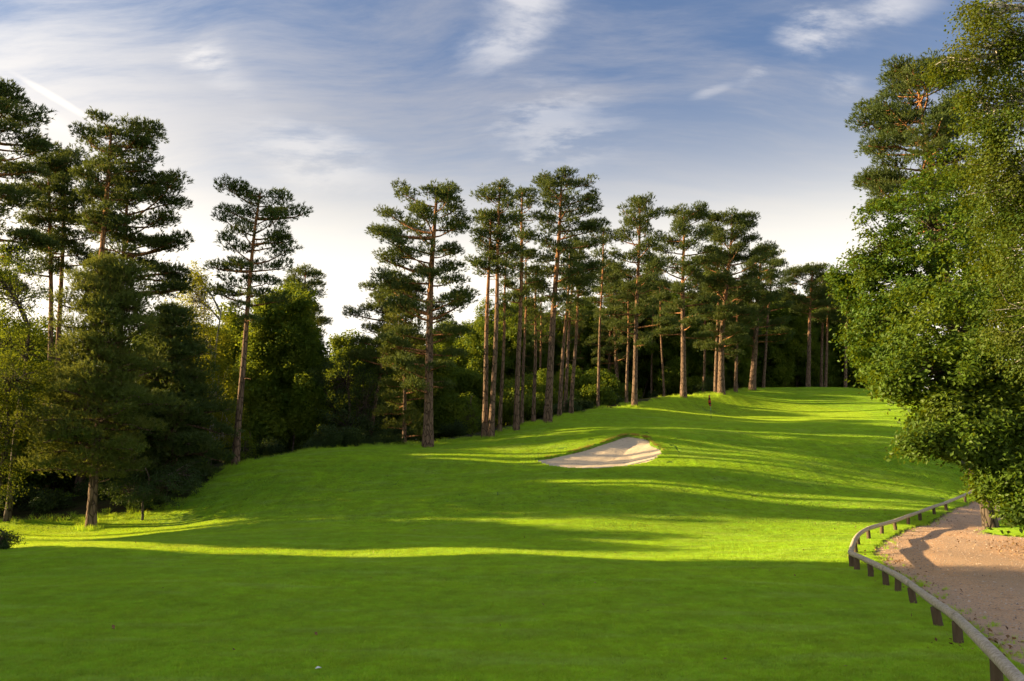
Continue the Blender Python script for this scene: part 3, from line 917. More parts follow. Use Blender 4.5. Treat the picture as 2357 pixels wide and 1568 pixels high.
pine_at('low-branched young pine with a short bare trunk at the edge of the fairway', 210, 1212, 39, 268, 580, [(1110, 95, 300), (1060, 62, 330), (1000, 50, 350), (930, 62, 355), (860, 90, 355), (800, 112, 350), (740, 140, 350), (680, 165, 345), (630, 200, 325), (590, 245, 295)],
        r0=.27, depth=.8, nl=120, seed=50, bend=(-.15, 0), pad=.58, mat='young pine needles', stubs=2, needle=(.17, .038), clump=40, rise=(.05, .4), bark_mat='pine bark', dens=1.1, inner=.22, limb_tone=.35)
pine_at('dark spreading conifer behind the low-branched young pine', 400, 1150, 45.5, 395, 690, [(1125, 300, 515), (1060, 280, 530), (980, 285, 525), (920, 295, 500), (860, 305, 480), (800, 320, 455), (740, 350, 435), (690, 380, 410)],
        r0=.22, nl=86, seed=51, pad=.6, stubs=0, rise=(.05, .35), group=G3, depth=.7, inner=.22, limb_tone=.3)
pine_at('tall pine rising behind the oak foliage on the right, with orange upper limbs', 2240, 1040, 44, 2110, 148, [(520, 1940, 2250), (470, 1945, 2250), (400, 1960, 2240), (340, 1952, 2240), (290, 1975, 2230), (240, 2000, 2225), (190, 2040, 2215), (148, 2090, 2170)],
        r0=.36, nl=60, seed=52, pad=.62, limbs_at=[(.80, 180, 3.6, .12), (.72, 175, 3.8, .15), (.66, 170, 3.6, .1)], stubs=2, needle=(.19, .045))


def lobe(x, y, D, wx, wz, wt=1.0, deep=1.0):
    """crown lobe by picture measures"""
    r = px(wx, D)
    return (at(x, y, D), (r, r * deep, px(wz, D)), wt)


# --- the leafy trees on the right
broadleaf('large oak whose low leafy boughs hang over the gravel path', gz((16.8, 23.5)), 11.5,
          [lobe(2200, 770, 21, 170, 130, 5), lobe(2330, 640, 21, 190, 190, 6), lobe(2350, 860, 21, 190, 140, 5), lobe(2150, 860, 20.5, 130, 70, 3), lobe(2190, 1010, 19.5, 100, 42, 1.8),
           lobe(2270, 1045, 19.5, 90, 55, 1.8), lobe(2330, 1110, 19, 75, 70, 1.8), lobe(2345, 1165, 18.5, 45, 32, .7), lobe(2290, 1120, 19.5, 45, 40, .9), lobe(2240, 960, 20, 110, 60, 2), lobe(2060, 880, 20.5, 55, 38, .9), lobe(2115, 1020, 19.3, 50, 28, .7), lobe(2160, 950, 20, 75, 45, 1.5), lobe(2350, 1000, 20, 90, 90, 2.5), lobe(2290, 900, 20.5, 80, 60, 2), lobe(2340, 930, 21, 70, 60, 1.6), lobe(2480, 800, 22, 200, 250, 3)],
          leaf=.13, n=980, per=85, seed=61, r0=.32, clump=.34, top=(-1.0, 0), name='oak_tree', shell=.2)
broadleaf('bright green leafy tree below the tall pine on the right', gz((19.0, 31.8)), 14,
          [lobe(1935, 645, 29, 26, 40, .5), lobe(1970, 690, 29, 32, 55, .9), lobe(1985, 620, 28, 35, 55, .9), lobe(1975, 790, 27, 30, 50, .8), lobe(2060, 640, 28, 95, 110, 3), lobe(2150, 520, 28, 130, 120, 4), lobe(2040, 740, 27, 75, 80, 2), lobe(2250, 470, 28, 130, 150, 3), lobe(2140, 690, 27, 120, 120, 3), lobe(2020, 560, 28, 55, 80, 1.5), lobe(2010, 840, 26, 40, 60, 1), lobe(2240, 620, 28, 120, 120, 2), lobe(2070, 820, 26, 70, 60, 1)],
          leaf=.135, n=620, per=78, seed=62, r0=.25, clump=.36, top=(-1.2, 0), shell=.35)
broadleaf('tall birch with fine drooping leaves filling the upper right corner', gz((12.6, 14.0)), 13,
          [lobe(2420, 110, 14, 190, 130, 4), lobe(2390, 330, 14, 180, 160, 5), lobe(2400, 540, 14.3, 170, 160, 5), lobe(2390, 740, 14.5, 120, 140, 3), lobe(2270, 110, 13.8, 75, 80, 1.3), lobe(2180, 150, 13.8, 60, 28, .35), lobe(2270, 250, 14, 70, 90, 1.3), lobe(2380, -60, 14, 160, 100, 2), lobe(2250, 30, 13.9, 45, 40, .45), lobe(2290, 430, 14.2, 70, 110, 1.2)],
          leaf=.058, n=760, per=100, seed=64, mat='birch leaves', r0=.2, clump=.24, hang=.7, name='birch_tree', bark_mat='birch bark', shell=.25, aspect=.7, flat=.9)

# --- leafy trees at the left
broadleaf('yellow-green backlit birch between the dark pines on the left', gz(at(480, 1080, 56)[:2]), 13.5,
          [lobe(445, 690, 56, 45, 80, 2), lobe(480, 790, 56, 62, 90, 3), lobe(430, 800, 56, 50, 80, 2), lobe(500, 900, 56, 60, 90, 3), lobe(450, 640, 56, 25, 35, .7), lobe(520, 990, 55, 50, 70, 1.5)],
          leaf=.15, n=380, per=62, seed=65, mat='spring birch leaves', r0=.16, clump=.6, hang=.4, name='birch_tree', bark_mat='birch bark', shell=.25)
broadleaf('dark rounded leafy tree filling the bottom of the bright gap', gz(at(800, 1020, 62)[:2]), 8.5,
          [lobe(790, 870, 62, 75, 75, 3), lobe(740, 930, 62, 60, 80, 2), lobe(850, 930, 61, 60, 90, 3), lobe(800, 980, 61, 80, 60, 2)],
          leaf=.15, n=190, per=70, seed=66, mat='dark leaves', r0=.18, clump=.6)
broadleaf('olive leafy tree at the left edge under the tallest dark pine', gz(at(20, 1170, 40)[:2]), 12,
          [lobe(30, 680, 40, 70, 90, 2), lobe(-30, 620, 40, 70, 70, 2), lobe(60, 800, 40, 55, 70, 1.5), lobe(-20, 780, 40, 80, 80, 2)],
          leaf=.12, n=170, per=75, seed=67, mat='wood leaves', r0=.16, clump=.5)
broadleaf('brighter leafy shrub tree at the left edge beside the low-branched pine', gz(at(-10, 1190, 37)[:2]), 8,
          [lobe(40, 870, 37, 70, 75, 3), lobe(-20, 960, 37, 60, 90, 2), lobe(60, 960, 37, 40, 60, 1), lobe(0, 1080, 37, 45, 90, 2)],
          leaf=.11, n=170, per=75, seed=68, mat='birch leaves', r0=.12, clump=.45)
broadleaf('small dark bush cut by the left edge on the sunlit grass', gz(hit(-8, 1268)[:2]), .8,
          [(gz(hit(-8, 1268)[:2]) + [0, 0, .32], (.62, .5, .34), 1)], leaf=.06, n=60, per=60, seed=69, mat='dark leaves', r0=.03, clump=.16, name='low_bush', cat='bush', shell=.2)
broadleaf('dark evergreen shrub in the shade behind the short bare trunk', gz(at(330, 1170, 40)[:2]), 3.0,
          [lobe(300, 1130, 40, 70, 35, 2), lobe(390, 1120, 41, 70, 40, 2), lobe(440, 1095, 43, 40, 40, 1)], leaf=.10, n=130, per=70, seed=70, mat='dark leaves', r0=.06, clump=.35, name='evergreen_shrub', cat='shrub', shell=.2)
broadleaf('loose pale shrub at the foot of the leaning pine', gz(at(565, 1062, 51.5)[:2]), 2.2,
          [lobe(560, 1030, 51, 26, 40, 1), lobe(540, 1060, 51, 30, 20, 1)], leaf=.11, n=50, per=50, seed=71, mat='wood leaves', r0=.03, clump=.3, name='leafy_shrub', cat='shrub', shell=.2)
broadleaf('small grey-green sapling in the dark wood left of the twin pines', gz(at(1088, 1010, 60)[:2]), 3.6,
          [lobe(1085, 960, 60, 32, 45, 1)], leaf=.12, n=45, per=50, seed=72, mat='wood leaves', r0=.04, clump=.35, name='sapling', shell=.2)

# --- more pines deep in the wood: copies that nothing in the picture tells apart
def copy_tree(o, loc, rz, s_, label, group):
    c = o.copy(); col.objects.link(c); c.location = loc; c.rotation_euler = (0, 0, rz); c.scale = (s_,) * 3
    c['label'] = label; c['group'] = group
    for ch in o.children:
        d = ch.copy(); d.parent = c; col.objects.link(d)
    return c


src = [o for o in col.objects if o.type == 'EMPTY' and o.name.startswith('pine_tree') and o.get('group') == G1]
rg = np.random.default_rng(5)
deep = [(1240, 90), (1350, 94), (1400, 92), (1425, 90), (1500, 92), (1530, 84), (1550, 96), (1600, 97), (1640, 100), (1700, 103), (1740, 110), (1790, 108), (1815, 116)]
for i, (x, D) in enumerate(deep):
    p = at(x, 950, D)
    o = src[[10, 8, 13, 14, 11, 5, 18, 6, 13, 16, 19, 8, 17, 9, 3][i]]
    copy_tree(o, gz(p[:2]), rg.uniform(0, 6.28), rg.uniform(.85, 1.0) * (.8 if x < 970 else 1), 'shadowed pine deep in the wood behind the tall row', 'shadowed pines deep in the wood')


def gn_scatter(name, pts, rot, scl, tile, label, cat='grass'):
    me = bpy.data.meshes.new(name)
    me.vertices.add(len(pts)); me.vertices.foreach_set('co', np.asarray(pts, np.float32).ravel())
    me.attributes.new('rot', 'FLOAT_VECTOR', 'POINT').data.foreach_set('vector', np.asarray(rot, np.float32).ravel())
    me.attributes.new('scl', 'FLOAT', 'POINT').data.foreach_set('value', np.asarray(scl, np.float32).ravel())
    o = bpy.data.objects.new(name, me); col.objects.link(o)
    ng = bpy.data.node_groups.new(name, 'GeometryNodeTree')
    ng.interface.new_socket('Geometry', in_out='INPUT', socket_type='NodeSocketGeometry')
    ng.interface.new_socket('Geometry', in_out='OUTPUT', socket_type='NodeSocketGeometry')
    N = ng.nodes.new; L = ng.links.new
    gi, go = N('NodeGroupInput'), N('NodeGroupOutput')
    iop = N('GeometryNodeInstanceOnPoints'); oi = N('GeometryNodeObjectInfo'); oi.inputs['Object'].default_value = tile; oi.inputs['As Instance'].default_value = True
    ra = N('GeometryNodeInputNamedAttribute'); ra.data_type = 'FLOAT_VECTOR'; ra.inputs['Name'].default_value = 'rot'
    sa = N('GeometryNodeInputNamedAttribute'); sa.data_type = 'FLOAT'; sa.inputs['Name'].default_value = 'scl'
    e2r = N('FunctionNodeEulerToRotation')
    L(gi.outputs[0], iop.inputs['Points']); L(oi.outputs['Geometry'], iop.inputs['Instance'])
    L(ra.outputs['Attribute'], e2r.inputs[0]); L(e2r.outputs[0], iop.inputs['Rotation']); L(sa.outputs['Attribute'], iop.inputs['Scale'])
    L(iop.outputs[0], go.inputs[0])
    md = o.modifiers.new('scatter', 'NODES'); md.node_group = ng
    tag(o, label, cat, kind='stuff')
    return o


# --- the leafy mass of the wood: sprays of leaves instanced through each crown
def leaf_spray(seed, n, leaf, mat):
    rg = np.random.default_rng(seed)
    b = MB()
    d = unit(rg.normal(size=(n, 3)))
    P = d * rg.uniform(0, 1, (n, 1)) ** .45 * [1, 1, .75]
    leaves(b, P, d * .5 + [0, 0, .6], leaf, rg, np.clip(rg.normal(.5, .25) + rg.normal(0, .2, n), 0, 1))
    o = b.build('leaf_spray', M[mat], smooth=False); col.objects.unlink(o)
    return o


def wood_mass(name, label, blobs, leaf, mat, seed, stems=True, dens=1.0, n=420, size=(.7, 1.25)):
    rg = np.random.default_rng(seed)
    sb = MB(); C = []
    for (c, rad) in blobs:
        c = np.asarray(c, float); rad = np.asarray(rad, float)
        k = max(5, int(dens * 5.5 * (rad[0] * rad[2]) / .8))
        d = unit(rg.normal(size=(k, 3)))
        C.append(c + d * rad * rg.uniform(.15, 1, (k, 1)) ** .5)
        if stems:
            g2 = gz(c[:2] + rg.normal(0, .8, 2))
            sb.tube(np.array([g2 - [0, 0, .2], (g2 + c) / 2 + rg.normal(0, .25, 3), c + rg.normal(0, .4, 3)]), np.array([.08, .06, .02]), 5, cap=False)
    C = np.concatenate(C)
    pick = rg.integers(0, 3, len(C)); root = None
    for k in range(3):
        P = C[pick == k]; m_ = len(P)
        o = gn_scatter(name, P, np.c_[rg.normal(0, .3, (m_, 2)), rg.uniform(0, 6.28, m_)], rg.uniform(size[0], size[1], m_), leaf_spray(seed * 7 + k, n, leaf, mat), label, 'wood')
        if k == 0: root = o
        else: o.parent = root; o.name = 'leaf_sprays'; del o['category']; del o['label']
    if stems:
        s_ = sb.build('stems', M['grey bark'], root); s_['kind'] = 'stuff'
    return root


rg = np.random.default_rng(23)
blobs = []
# (picture x range, distance range, top y at both ends)
for x0, x1, d0, d1, y0, y1, n in [(500, 720, 60, 72, 760, 760, 16), (690, 900, 76, 92, 835, 835, 13), (860, 1010, 66, 80, 850, 845, 12), (1000, 1200, 88, 106, 810, 780, 20), (1180, 1440, 94, 116, 770, 760, 24), (1000, 1440, 70, 86, 915, 905, 18),
                                  (1420, 1700, 94, 120, 715, 715, 28), (1680, 1850, 105, 125, 730, 745, 16), (1830, 2060, 112, 128, 750, 720, 14), (-60, 120, 55, 66, 760, 780, 8), (100, 380, 62, 70, 840, 840, 9), (380, 520, 64, 72, 780, 760, 6),
                                  (-420, 60, 43, 56, 880, 830, 26), (60, 420, 46, 56, 900, 900, 14), (300, 720, 84, 110, 800, 790, 14), (700, 1300, 115, 135, 850, 840, 10), (1300, 1900, 135, 150, 840, 830, 10)]:
    for i in range(n):
        u = (i + rg.uniform(0, 1)) / n
        x = x0 + (x1 - x0) * u; D = rg.uniform(d0, d1)
        yt = y0 + (y1 - y0) * u + rg.normal(0, 38) - 12
        top = at(x, yt, D); g = gz(top[:2])
        h = max(2.0, top[2] - g[2])
        rx = rg.uniform(1.5, 2.6) * D / 75
        blobs.append((g + [0, 0, h * .68], (rx, rx, h * .34)))
        if rg.uniform() < .7: blobs.append((g + [rg.normal(0, 1.2), rg.normal(0, 1), h * .27], (rx * .9, rx * .9, h * .25)))
wood_mass('woodland_understorey', 'mixed green leafy understorey of the wood behind the pine trunks', blobs, .24, 'wood leaves', 31, dens=.9, n=360)
# dark low growth along the foot of the wood
blobs = []
for x0, x1, d0, d1, n in [(-150, 480, 40, 47, 34), (480, 980, 54, 62, 30), (980, 1450, 64, 78, 26), (1450, 2000, 86, 112, 26)]:
    for i in range(n):
        x = rg.uniform(x0, x1); D = rg.uniform(d0, d1)
        g = gz(at(x, 1000, D)[:2]); h = rg.uniform(.5, 1.6) * (1 if x < 1450 else 1.3)
        if sdist(np.array([g[0]]), np.array([g[1]]), MOWN)[0] < .9: continue
        blobs.append((g + [0, 0, h * .45], (rg.uniform(.7, 1.5), rg.uniform(.7, 1.3), h * .5)))
wood_mass('bracken_undergrowth', 'low dark bracken and bramble along the foot of the wood', blobs, .22, 'dark leaves', 32, stems=False, dens=1.6, size=(.4, .7), n=300)
# trees that stand outside the picture on the left and shade the near grass
blobs = []
for i in range(46):
    y = rg.uniform(-6, 24.9); x = rg.uniform(-33, -25)
    h = rg.uniform(8.6, 10.8)
    g = gz((x, y))
    blobs.append((g + [0, 0, h * .72], (1.7, 1.5 if y < 24 else .9, h * .28)))
    blobs.append((g + [0, 0, h * .3], (1.6, 1.3 if y < 24 else .9, h * .3)))
for i in range(30):
    y = rg.uniform(29.5, 35.5); x = rg.uniform(-33, -26)
    g = gz((x, y)); top = rg.uniform(6.2, 7.6)
    blobs.append((g + [0, 0, (top + 3.9) / 2], (1.4, 1.1, (top - 3.9) / 2)))
wood_mass('shelterbelt_trees', 'leafy belt of trees beside the fairway that shades the near grass', blobs, .25, 'wood leaves', 33)


# ------------------------------------------------------------------ low log rail beside the path
# feet of the posts on the map, found from where they meet the turf
POSTS_PX = [(2296, 1585), (2207, 1486), (2161, 1446), (2103, 1392), (2067, 1364), (2040, 1350), (2005, 1330), (1973, 1314), (1962, 1307), (1970, 1275), (1975, 1256), (2000, 1242), (2030, 1231), (2062, 1222), (2091, 1209), (2118, 1199),
            (2151, 1186), (2179, 1177), (2222, 1157), (2258, 1136)]
POSTS = [hit(*p) for p in POSTS_PX]
first = POSTS[0] + (POSTS[0] - POSTS[1]) * 1.0
POSTS = [gz(first[:2])] + POSTS
fence = empty('log_rail_fence', POSTS[3])
tag(fence, 'low log rail on short round posts, bending along the gravel path', 'fence')
rg = np.random.default_rng(3)
f0 = POSTS[3]
RAIL_H = .36
tops = []
for i, p in enumerate(POSTS):
    b = MB()
    r = .068 * rg.uniform(.92, 1.08)
    lean = rg.normal(0, .015, 2)
    zz = np.array([-.25, 0, .12, .24, .30])
    b.tube(np.stack([p[0] + lean[0] * zz / .3, p[1] + lean[1] * zz / .3, p[2] + zz], 1), np.array([r * 1.03, r * 1.03, r, r, r * .97]), 14, rough=.012, rg=rg)
    b.build('post', M['post'], fence, loc=f0)
    tops.append(p + [lean[0], lean[1], RAIL_H])
tops = np.array(tops)
ext = spline(tops, (len(tops) - 1) * 6 + 1)
BREAKS = [0, 2, 4, 6, 9, 10, 12, 14, 16, 18, 20]     # logs run over two or three posts and butt end to end
for a, c in zip(BREAKS[:-1], BREAKS[1:]):
    seg = ext[a * 6:c * 6 + 1].copy()
    u_ = np.linspace(0, 1, len(seg))[:, None]
    seg = .55 * (seg[0] + (seg[-1] - seg[0]) * u_) + .45 * seg      # each log is nearly straight
    L = np.linalg.norm(np.diff(seg, axis=0), axis=1).sum()
    d0 = unit(seg[1] - seg[0]); d1 = unit(seg[-1] - seg[-2])
    seg[0] += d0 * .012; seg[-1] -= d1 * .012
    m_ = max(10, int(L * 6))
    seg = np.array([along(seg, u) for u in np.linspace(0, 1, m_)])
    r = .068 * rg.uniform(.94, 1.06)
    rad = r * (1 + .03 * np.sin(np.linspace(0, 9, m_) + rg.uniform(0, 6))) * np.linspace(1.04, .96, m_)
    b = MB(); b.tube(seg, rad, 16, rough=.012, rg=rg)
    b.build('rail', M['rail'], fence, loc=f0)

# ------------------------------------------------------------------ flag
fp = gz(hit(1637, 965)[:2])
flag = empty('golf_flag', fp); tag(flag, 'red and black flag hanging limp on its stick in the putting green', 'flag')
b = MB(); b.tube(np.array([fp + [0, 0, -.1], fp + [0, 0, .75]]), .016, 8); b.build('lower_stick', M['dark metal'], flag, loc=fp)
b = MB(); b.tube(np.array([fp + [0, 0, .75], fp + [-.05, 0, 2.0]]), .024, 8); b.build('upper_stick', M['flagstick paint'], flag, loc=fp)


def cloth(z0, z1, w0, w1, name, mat, sh=0.0):
    b = MB()
    n, k = 9, 15
    V = []
    for j in range(n):
        v = j / (n - 1); z = z0 + (z1 - z0) * v; w_ = w0 + (w1 - w0) * v
        for i in range(k):
            u = i / (k - 1) - .5
            V.append(fp + np.array([-.045 - .05 * (z - .75) / 1.3 + u * w_ + sh * v, .055 * math.sin(u * 15 + v * 1.5) - .035, z - .05 * abs(u)]))
    i = np.arange((n - 1))[:, None] * k + np.arange(k - 1)[None]; i = i.ravel()
    b.add(np.array(V), np.stack([i, i + 1, i + k + 1, i + k], -1))
    return b.build(name, M[mat], flag, loc=fp)


cloth(2.02, 1.80, .07, .14, 'cloth_top', 'red cloth')
cloth(1.80, 1.62, .14, .22, 'cloth_band', 'black cloth')
cloth(1.62, 1.36, .22, .25, 'cloth_middle', 'red cloth')
cloth(1.36, 1.26, .25, .24, 'cloth_lower_band', 'black cloth')
cloth(1.26, 1.10, .24, .13, 'cloth_tail', 'red cloth', .06)

# ------------------------------------------------------------------ grass blades
def blade_tile(name, size, n, length, width, seed, lean=.55):
    rg = np.random.default_rng(seed)
    P = np.c_[rg.uniform(-.5, .5, (n, 2)) * size, np.full(n, -.006)]
    clump = .75 + .5 * np.sin(P[:, 0] / size * 19 + seed) * np.sin(P[:, 1] / size * 17 + 2 * seed)
    d = unit(np.c_[rg.normal(0, lean, (n, 2)), np.ones(n)])
    L = length * rg.uniform(.55, 1.2, n) * (.8 + .35 * clump)
    a = rg.uniform(0, 6.283, n)
    w = np.c_[np.cos(a), np.sin(a), np.zeros(n)] * (width * .5)
    bend = np.c_[rg.normal(0, .25, (n, 2)), np.zeros(n)]
    mid = P + d * L[:, None] * .55; tip = P + (d + bend) * L[:, None]
    V = np.stack([P - w, P + w, mid + w * .75, mid - w * .75, tip], 1).reshape(-1, 3)
    i = np.arange(n)[:, None] * 5
    me = bpy.data.meshes.new(name)
    F = np.concatenate([i + np.array([[0, 1, 2]]), i + np.array([[0, 2, 3]]), i + np.array([[3, 2, 4]])])
    b = MB(); b.add(V, F, np.repeat(rg.uniform(0, 1, n), 5))
    o = b.build(name, M['blade'], smooth=False)
    col.objects.unlink(o)
    return o


def turf_points(step, y0, y1, seed, lo=None, hi=None, margin=1.5):
    """jittered map positions on the mown turf inside the field of view; lo/hi bound the clearance to sand and gravel"""
    rg = np.random.default_rng(seed)
    W = .68 * y1 + margin
    X, Y = np.meshgrid(np.arange(-W, W, step), np.arange(y0, y1, step))
    X = (X + rg.uniform(-.12, .12, X.shape) * step).ravel(); Y = (Y + rg.uniform(-.12, .12, Y.shape) * step).ravel()
    k = np.abs(X) < .68 * Y + margin
    X, Y = X[k], Y[k]
    k = sdist(X, Y, MOWN) < .3
    X, Y = X[k], Y[k]
    c = np.minimum(sdist(X, Y, BUNKER), sdist(X, Y, PATH))
    k = (c > lo) & (c <= hi)
    X, Y = X[k], Y[k]
    Z = smooth_z(X, Y)
    e = .25
    gx = (smooth_z(X + e, Y) - smooth_z(X - e, Y)) / (2 * e); gy = (smooth_z(X, Y + e) - smooth_z(X, Y - e)) / (2 * e)
    # euler XYZ: spin about the blade's own axis first is not possible with tilt, so tilt only and pick among quarter turns by tile
    rot = np.stack([np.arctan(gy), -np.arctan(gx), np.zeros(len(X))], 1)
    scl = rg.uniform(.9, 1.12, len(X))
    return np.stack([X, Y, Z], 1), rot, scl


def scatter_tiles(name, label, step, y0, y1, lo, hi, size, n, length, width, seed):
    P, rot, scl = turf_points(step, y0, y1, seed, lo, hi)
    pick = np.random.default_rng(seed + 1).integers(0, 3, len(P))
    for k in range(3):
        tile = blade_tile('grass_blade_tile', size, n, length, width, seed * 10 + k)
        mk = pick == k
        o = gn_scatter(name, P[mk], rot[mk], scl[mk], tile, label)
        if k == 0: root = o
        else: o.parent = root; o.name = 'blades'; del o['category']; del o['label']


scatter_tiles('fairway_grass', 'short mown grass of the shaded near fairway', .36, 6.5, 17, .35, 1e9, .46, 2600, .042, .0055, 1)
scatter_tiles('fairway_grass', 'short mown grass of the middle fairway', .62, 17, 32, .55, 1e9, .8, 3000, .045, .009, 2)
scatter_tiles('slope_grass', 'short mown grass of the slope up to the green', 1.1, 32, 108, .9, 1e9, 1.4, 4200, .045, .015, 3)
scatter_tiles('verge_grass', 'grass fringe along the gravel path and the bunker lip', .2, 6.5, 56, .06, .95, .26, 420, .045, .008, 4)


# ------------------------------------------------------------------ rough grass, fallen leaves, loose stones
def tuft(seed, n, h, w_, spread, mat):
    rg = np.random.default_rng(seed)
    P = np.c_[rg.normal(0, spread, (n, 2)), np.full(n, -.02)]
    d = unit(np.c_[rg.normal(0, .45, (n, 2)) + P[:, :2] / max(spread, .01) * .22, np.ones(n)])
    L = h * rg.uniform(.5, 1.2, (n, 1)); a = rg.uniform(0, 6.283, n)
    w = np.c_[np.cos(a), np.sin(a), np.zeros(n)] * w_ * .5
    mid = P + d * L * .6; tip = P + d * L + np.c_[rg.normal(0, .3, (n, 2)), np.full(n, -.1)] * L * .5
    b = MB()
    i = np.arange(n)[:, None] * 5
    b.add(np.stack([P - w, P + w, mid + w * .7, mid - w * .7, tip], 1).reshape(-1, 3),
          np.concatenate([i + np.array([[0, 1, 2]]), i + np.array([[0, 2, 3]]), i + np.array([[3, 2, 4]])]), np.repeat(rg.uniform(0, 1, n), 5))
    o = b.build('tuft', M[mat], smooth=False); col.objects.unlink(o)
    return o


m, t, out = new_mat('dry fringe grass'); M['fringe'] = m
c = t.mix(attr(t, 'tint'), (.24, .18, .06, 1), (.46, .36, .09, 1))
leaf_shader(t, out, c, t.mix(.5, c, (.5, .38, .05, 1)), .45, .01)

rg = np.random.default_rng(77)
# fringe of longer, drier grass on the lip of the bunker
P = []
for k in range(1500):
    i = rg.integers(0, len(BUNKER)); a = BUNKER[i] + (BUNKER[(i + 1) % len(BUNKER)] - BUNKER[i]) * rg.uniform()
    back = (a[1] - by0) / (by1 - by0)
    if rg.uniform() > 1.3 * max(0, back - .45) * (.35 + .65 * (math.sin(i * .9) > -.2)): continue
    nrm = unit(a - BUNKER.mean(0)); a = a + nrm * rg.uniform(.0, .22)
    P.append([a[0], a[1], float(smooth_z(a[0], a[1]))])
P = np.array(P); n = len(P)
gn_scatter('lip_grass', P, np.c_[rg.normal(0, .2, (n, 2)), rg.uniform(0, 6.28, n)], rg.uniform(.6, 1.2, n), tuft(5, 26, .13, .012, .05, 'fringe'), 'dry yellow fringe of grass on the bunker lip')
# long grass along the edge of the wood
P = []
for (x, y), (x2, y2) in zip(MOWN[:17], MOWN[1:18]):
    L = math.hypot(x2 - x, y2 - y)
    for k in range(int(L * 9)):
        u = rg.uniform(); q = np.array([x + (x2 - x) * u, y + (y2 - y) * u]) + rg.normal(0, .55, 2)
        P.append([q[0], q[1], float(smooth_z(q[0], q[1]))])
# and a ring round the foot of each pine and fence post
for o in [o for o in col.objects if o.type == 'EMPTY' and o.name.startswith('pine_tree') and o.get('group') != 'shadowed pines deep in the wood']:
    for k in range(26):
        a = rg.uniform(0, 6.283); r = rg.uniform(.3, .85)
        q = np.array(o.location[:2]) + [r * math.cos(a), r * math.sin(a)]
        P.append([q[0], q[1], float(smooth_z(q[0], q[1]))])
P = np.array(P); n = len(P)
gn_scatter('rough_grass', P, np.c_[rg.normal(0, .15, (n, 2)), rg.uniform(0, 6.28, n)], rg.uniform(.5, 1.25, n), tuft(6, 34, .26, .014, .09, 'blade'), 'long rough grass along the edge of the wood and round the pine feet')
P = []
for p_ in POSTS:
    for k in range(16):
        a = rg.uniform(0, 6.283); r = rg.uniform(.07, .16)
        P.append([p_[0] + r * math.cos(a), p_[1] + r * math.sin(a), 0])
# ragged tufts creeping over the edge of the gravel
E = PATH[(PATH[:, 1] > 6) & (PATH[:, 1] < 60) & (PATH[:, 0] < 30)]
for k in range(900):
    q = E[rg.integers(0, len(E))] + rg.normal(0, .22, 2)
    P.append([q[0], q[1], 0])
P = np.array(P); P[:, 2] = smooth_z(P[:, 0], P[:, 1]) - .03; n = len(P)
gn_scatter('edge_grass', P, np.c_[rg.normal(0, .15, (n, 2)), rg.uniform(0, 6.28, n)], rg.uniform(.35, 1.1, n), tuft(7, 22, .12, .008, .04, 'blade'), 'ragged grass tufts at the rail posts and gravel edge')

# slightly longer clumps that break the evenness of the mown turf
n = 5200
Yq = 7 + 23 * rg.uniform(0, 1, n) ** .8; Xq = rg.uniform(-.7, .7, n) * Yq
k = (sdist(Xq, Yq, PATH) > .25) & (np.sin(Xq * .9 + 2 * np.sin(Yq * .5)) * np.sin(Yq * 1.1 + Xq * .3) + rg.normal(0, .35, n) > -.1)
Xq, Yq = Xq[k], Yq[k]; n = len(Xq)
gn_scatter('uneven_turf', np.stack([Xq, Yq, smooth_z(Xq, Yq)], 1), np.c_[rg.normal(0, .2, (n, 2)), rg.uniform(0, 6.28, n)], rg.uniform(.6, 1.3, n), tuft(8, 40, .062, .006, .07, 'blade'), 'slightly longer grass clumps in the near fairway')

# fallen leaves beside the rail, on the gravel edge and thinly over the turf
def litter_mesh(name, P, size, label):
    n = len(P); b = MB()
    nrm = unit(np.c_[rg.normal(0, .35, (n, 2)), np.ones(n)])
    leaves(b, P, nrm, size, rg, rg.uniform(0, 1, n), .7)
    o = b.build(name, M['litter'], smooth=False); tag(o, label, 'leaves', kind='stuff')
    return o


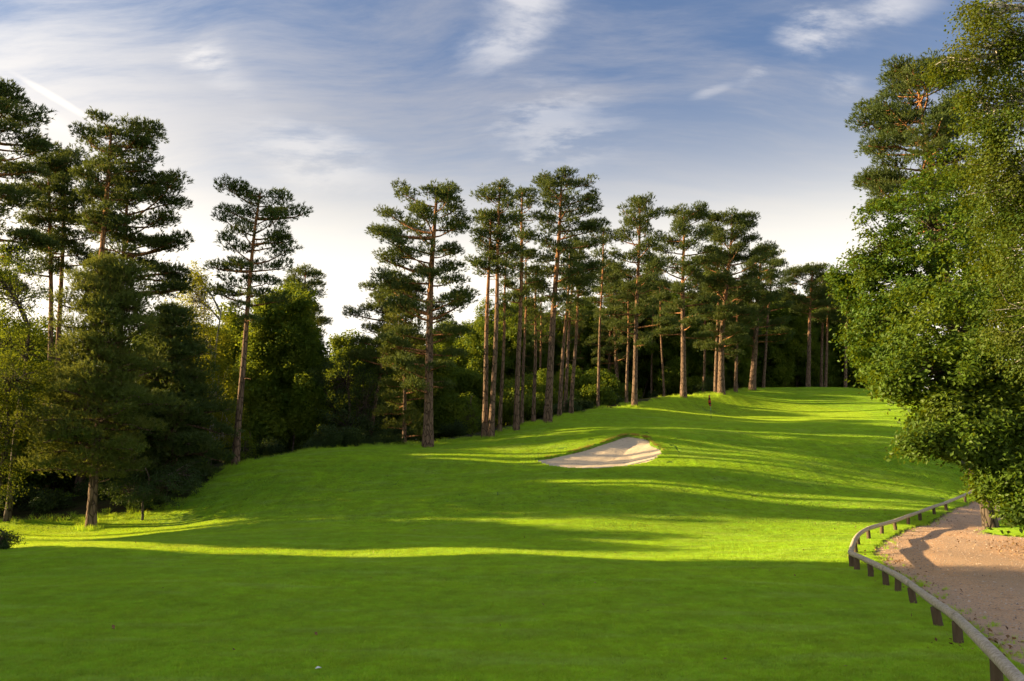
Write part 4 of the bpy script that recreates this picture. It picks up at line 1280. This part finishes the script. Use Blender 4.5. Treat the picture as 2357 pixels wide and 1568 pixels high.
P = []
for k in range(1100):
    i = rg.integers(0, len(E)); q = E[i] + rg.normal(0, .35, 2)
    if q[1] > 18 and rg.uniform() < .5: q = q + [rg.uniform(-.2, .6), 0]
    P.append([q[0], q[1], 0])
for k in range(1500):                                   # the leafy corner at the right of the path
    q = np.array([16.2, 22.8]) + rg.normal(0, 1, 2) * [1.0, 1.9]
    P.append([q[0], q[1], 0])
for k in range(70):
    Y = rg.uniform(8, 40); X = rg.uniform(-.6, .6) * Y
    P.append([X, Y, .02])
for k in range(500):                                    # under the oak
    q = np.array([14.5, 34.0]) + rg.normal(0, 1, 2) * [3.0, 5.0]
    P.append([q[0], q[1], .0])
P = np.array(P); P[:, 2] += terrain_z(P[:, 0], P[:, 1]) + .012
dd = sdist(P[:, 0], P[:, 1], PATH)
P[:, 2] = np.where(dd < 0, smooth_z(P[:, 0], P[:, 1]) - .018, P[:, 2])
litter_mesh('fallen_leaves', P, .075, 'brown fallen leaves strewn along the gravel path and turf')

b = MB()
oct_v = np.array([[1, 0, 0], [-1, 0, 0], [0, 1, 0], [0, -1, 0], [0, 0, 1], [0, 0, -1.0]]); oct_f = np.array([[0, 2, 4], [2, 1, 4], [1, 3, 4], [3, 0, 4], [2, 0, 5], [1, 2, 5], [3, 1, 5], [0, 3, 5]])
n = 16000
Yq = 6.5 + 30 * rg.uniform(0, 1, n) ** 1.9; Xq = rg.uniform(5.5, 19, n)
k = (sdist(Xq, Yq, PATH) < -.05) & (Xq < .72 * Yq + 1)
Xq, Yq = Xq[k], Yq[k]; n = len(Xq)
Zq = smooth_z(Xq, Yq) - .03 + .012 * np.sin(Xq * 1.4) * np.sin(Yq * .8)
sz = .009 + .020 * rg.uniform(0, 1, n) ** 3
V = oct_v[None] * (sz[:, None, None] * rg.uniform(.6, 1.3, (n, 1, 3))) + np.stack([Xq, Yq, Zq], 1)[:, None] + rg.normal(0, .002, (n, 6, 3))
b.add(V.reshape(-1, 3), (oct_f[None] + (np.arange(n) * 6)[:, None, None]).reshape(-1, 3), np.repeat(rg.uniform(0, 1, n), 6))
tag(b.build('loose_gravel', M['stones'], smooth=False), 'loose pale stones lying on the gravel path', 'gravel', kind='stuff')

# a scrap of white paper on the near grass
q = hit(732, 1547); b = MB()
g_ = np.array([[-.035, -.02, .0], [.03, -.024, .012], [.04, .02, .004], [-.02, .026, .018], [0, 0, .026]])
b.add(g_ + q + [0, 0, .03], np.array([[0, 1, 4], [1, 2, 4], [2, 3, 4], [3, 0, 4]]))
tag(b.build('paper_scrap', M['white litter'], smooth=False), 'tiny crumpled white scrap on the near shaded grass', 'litter')
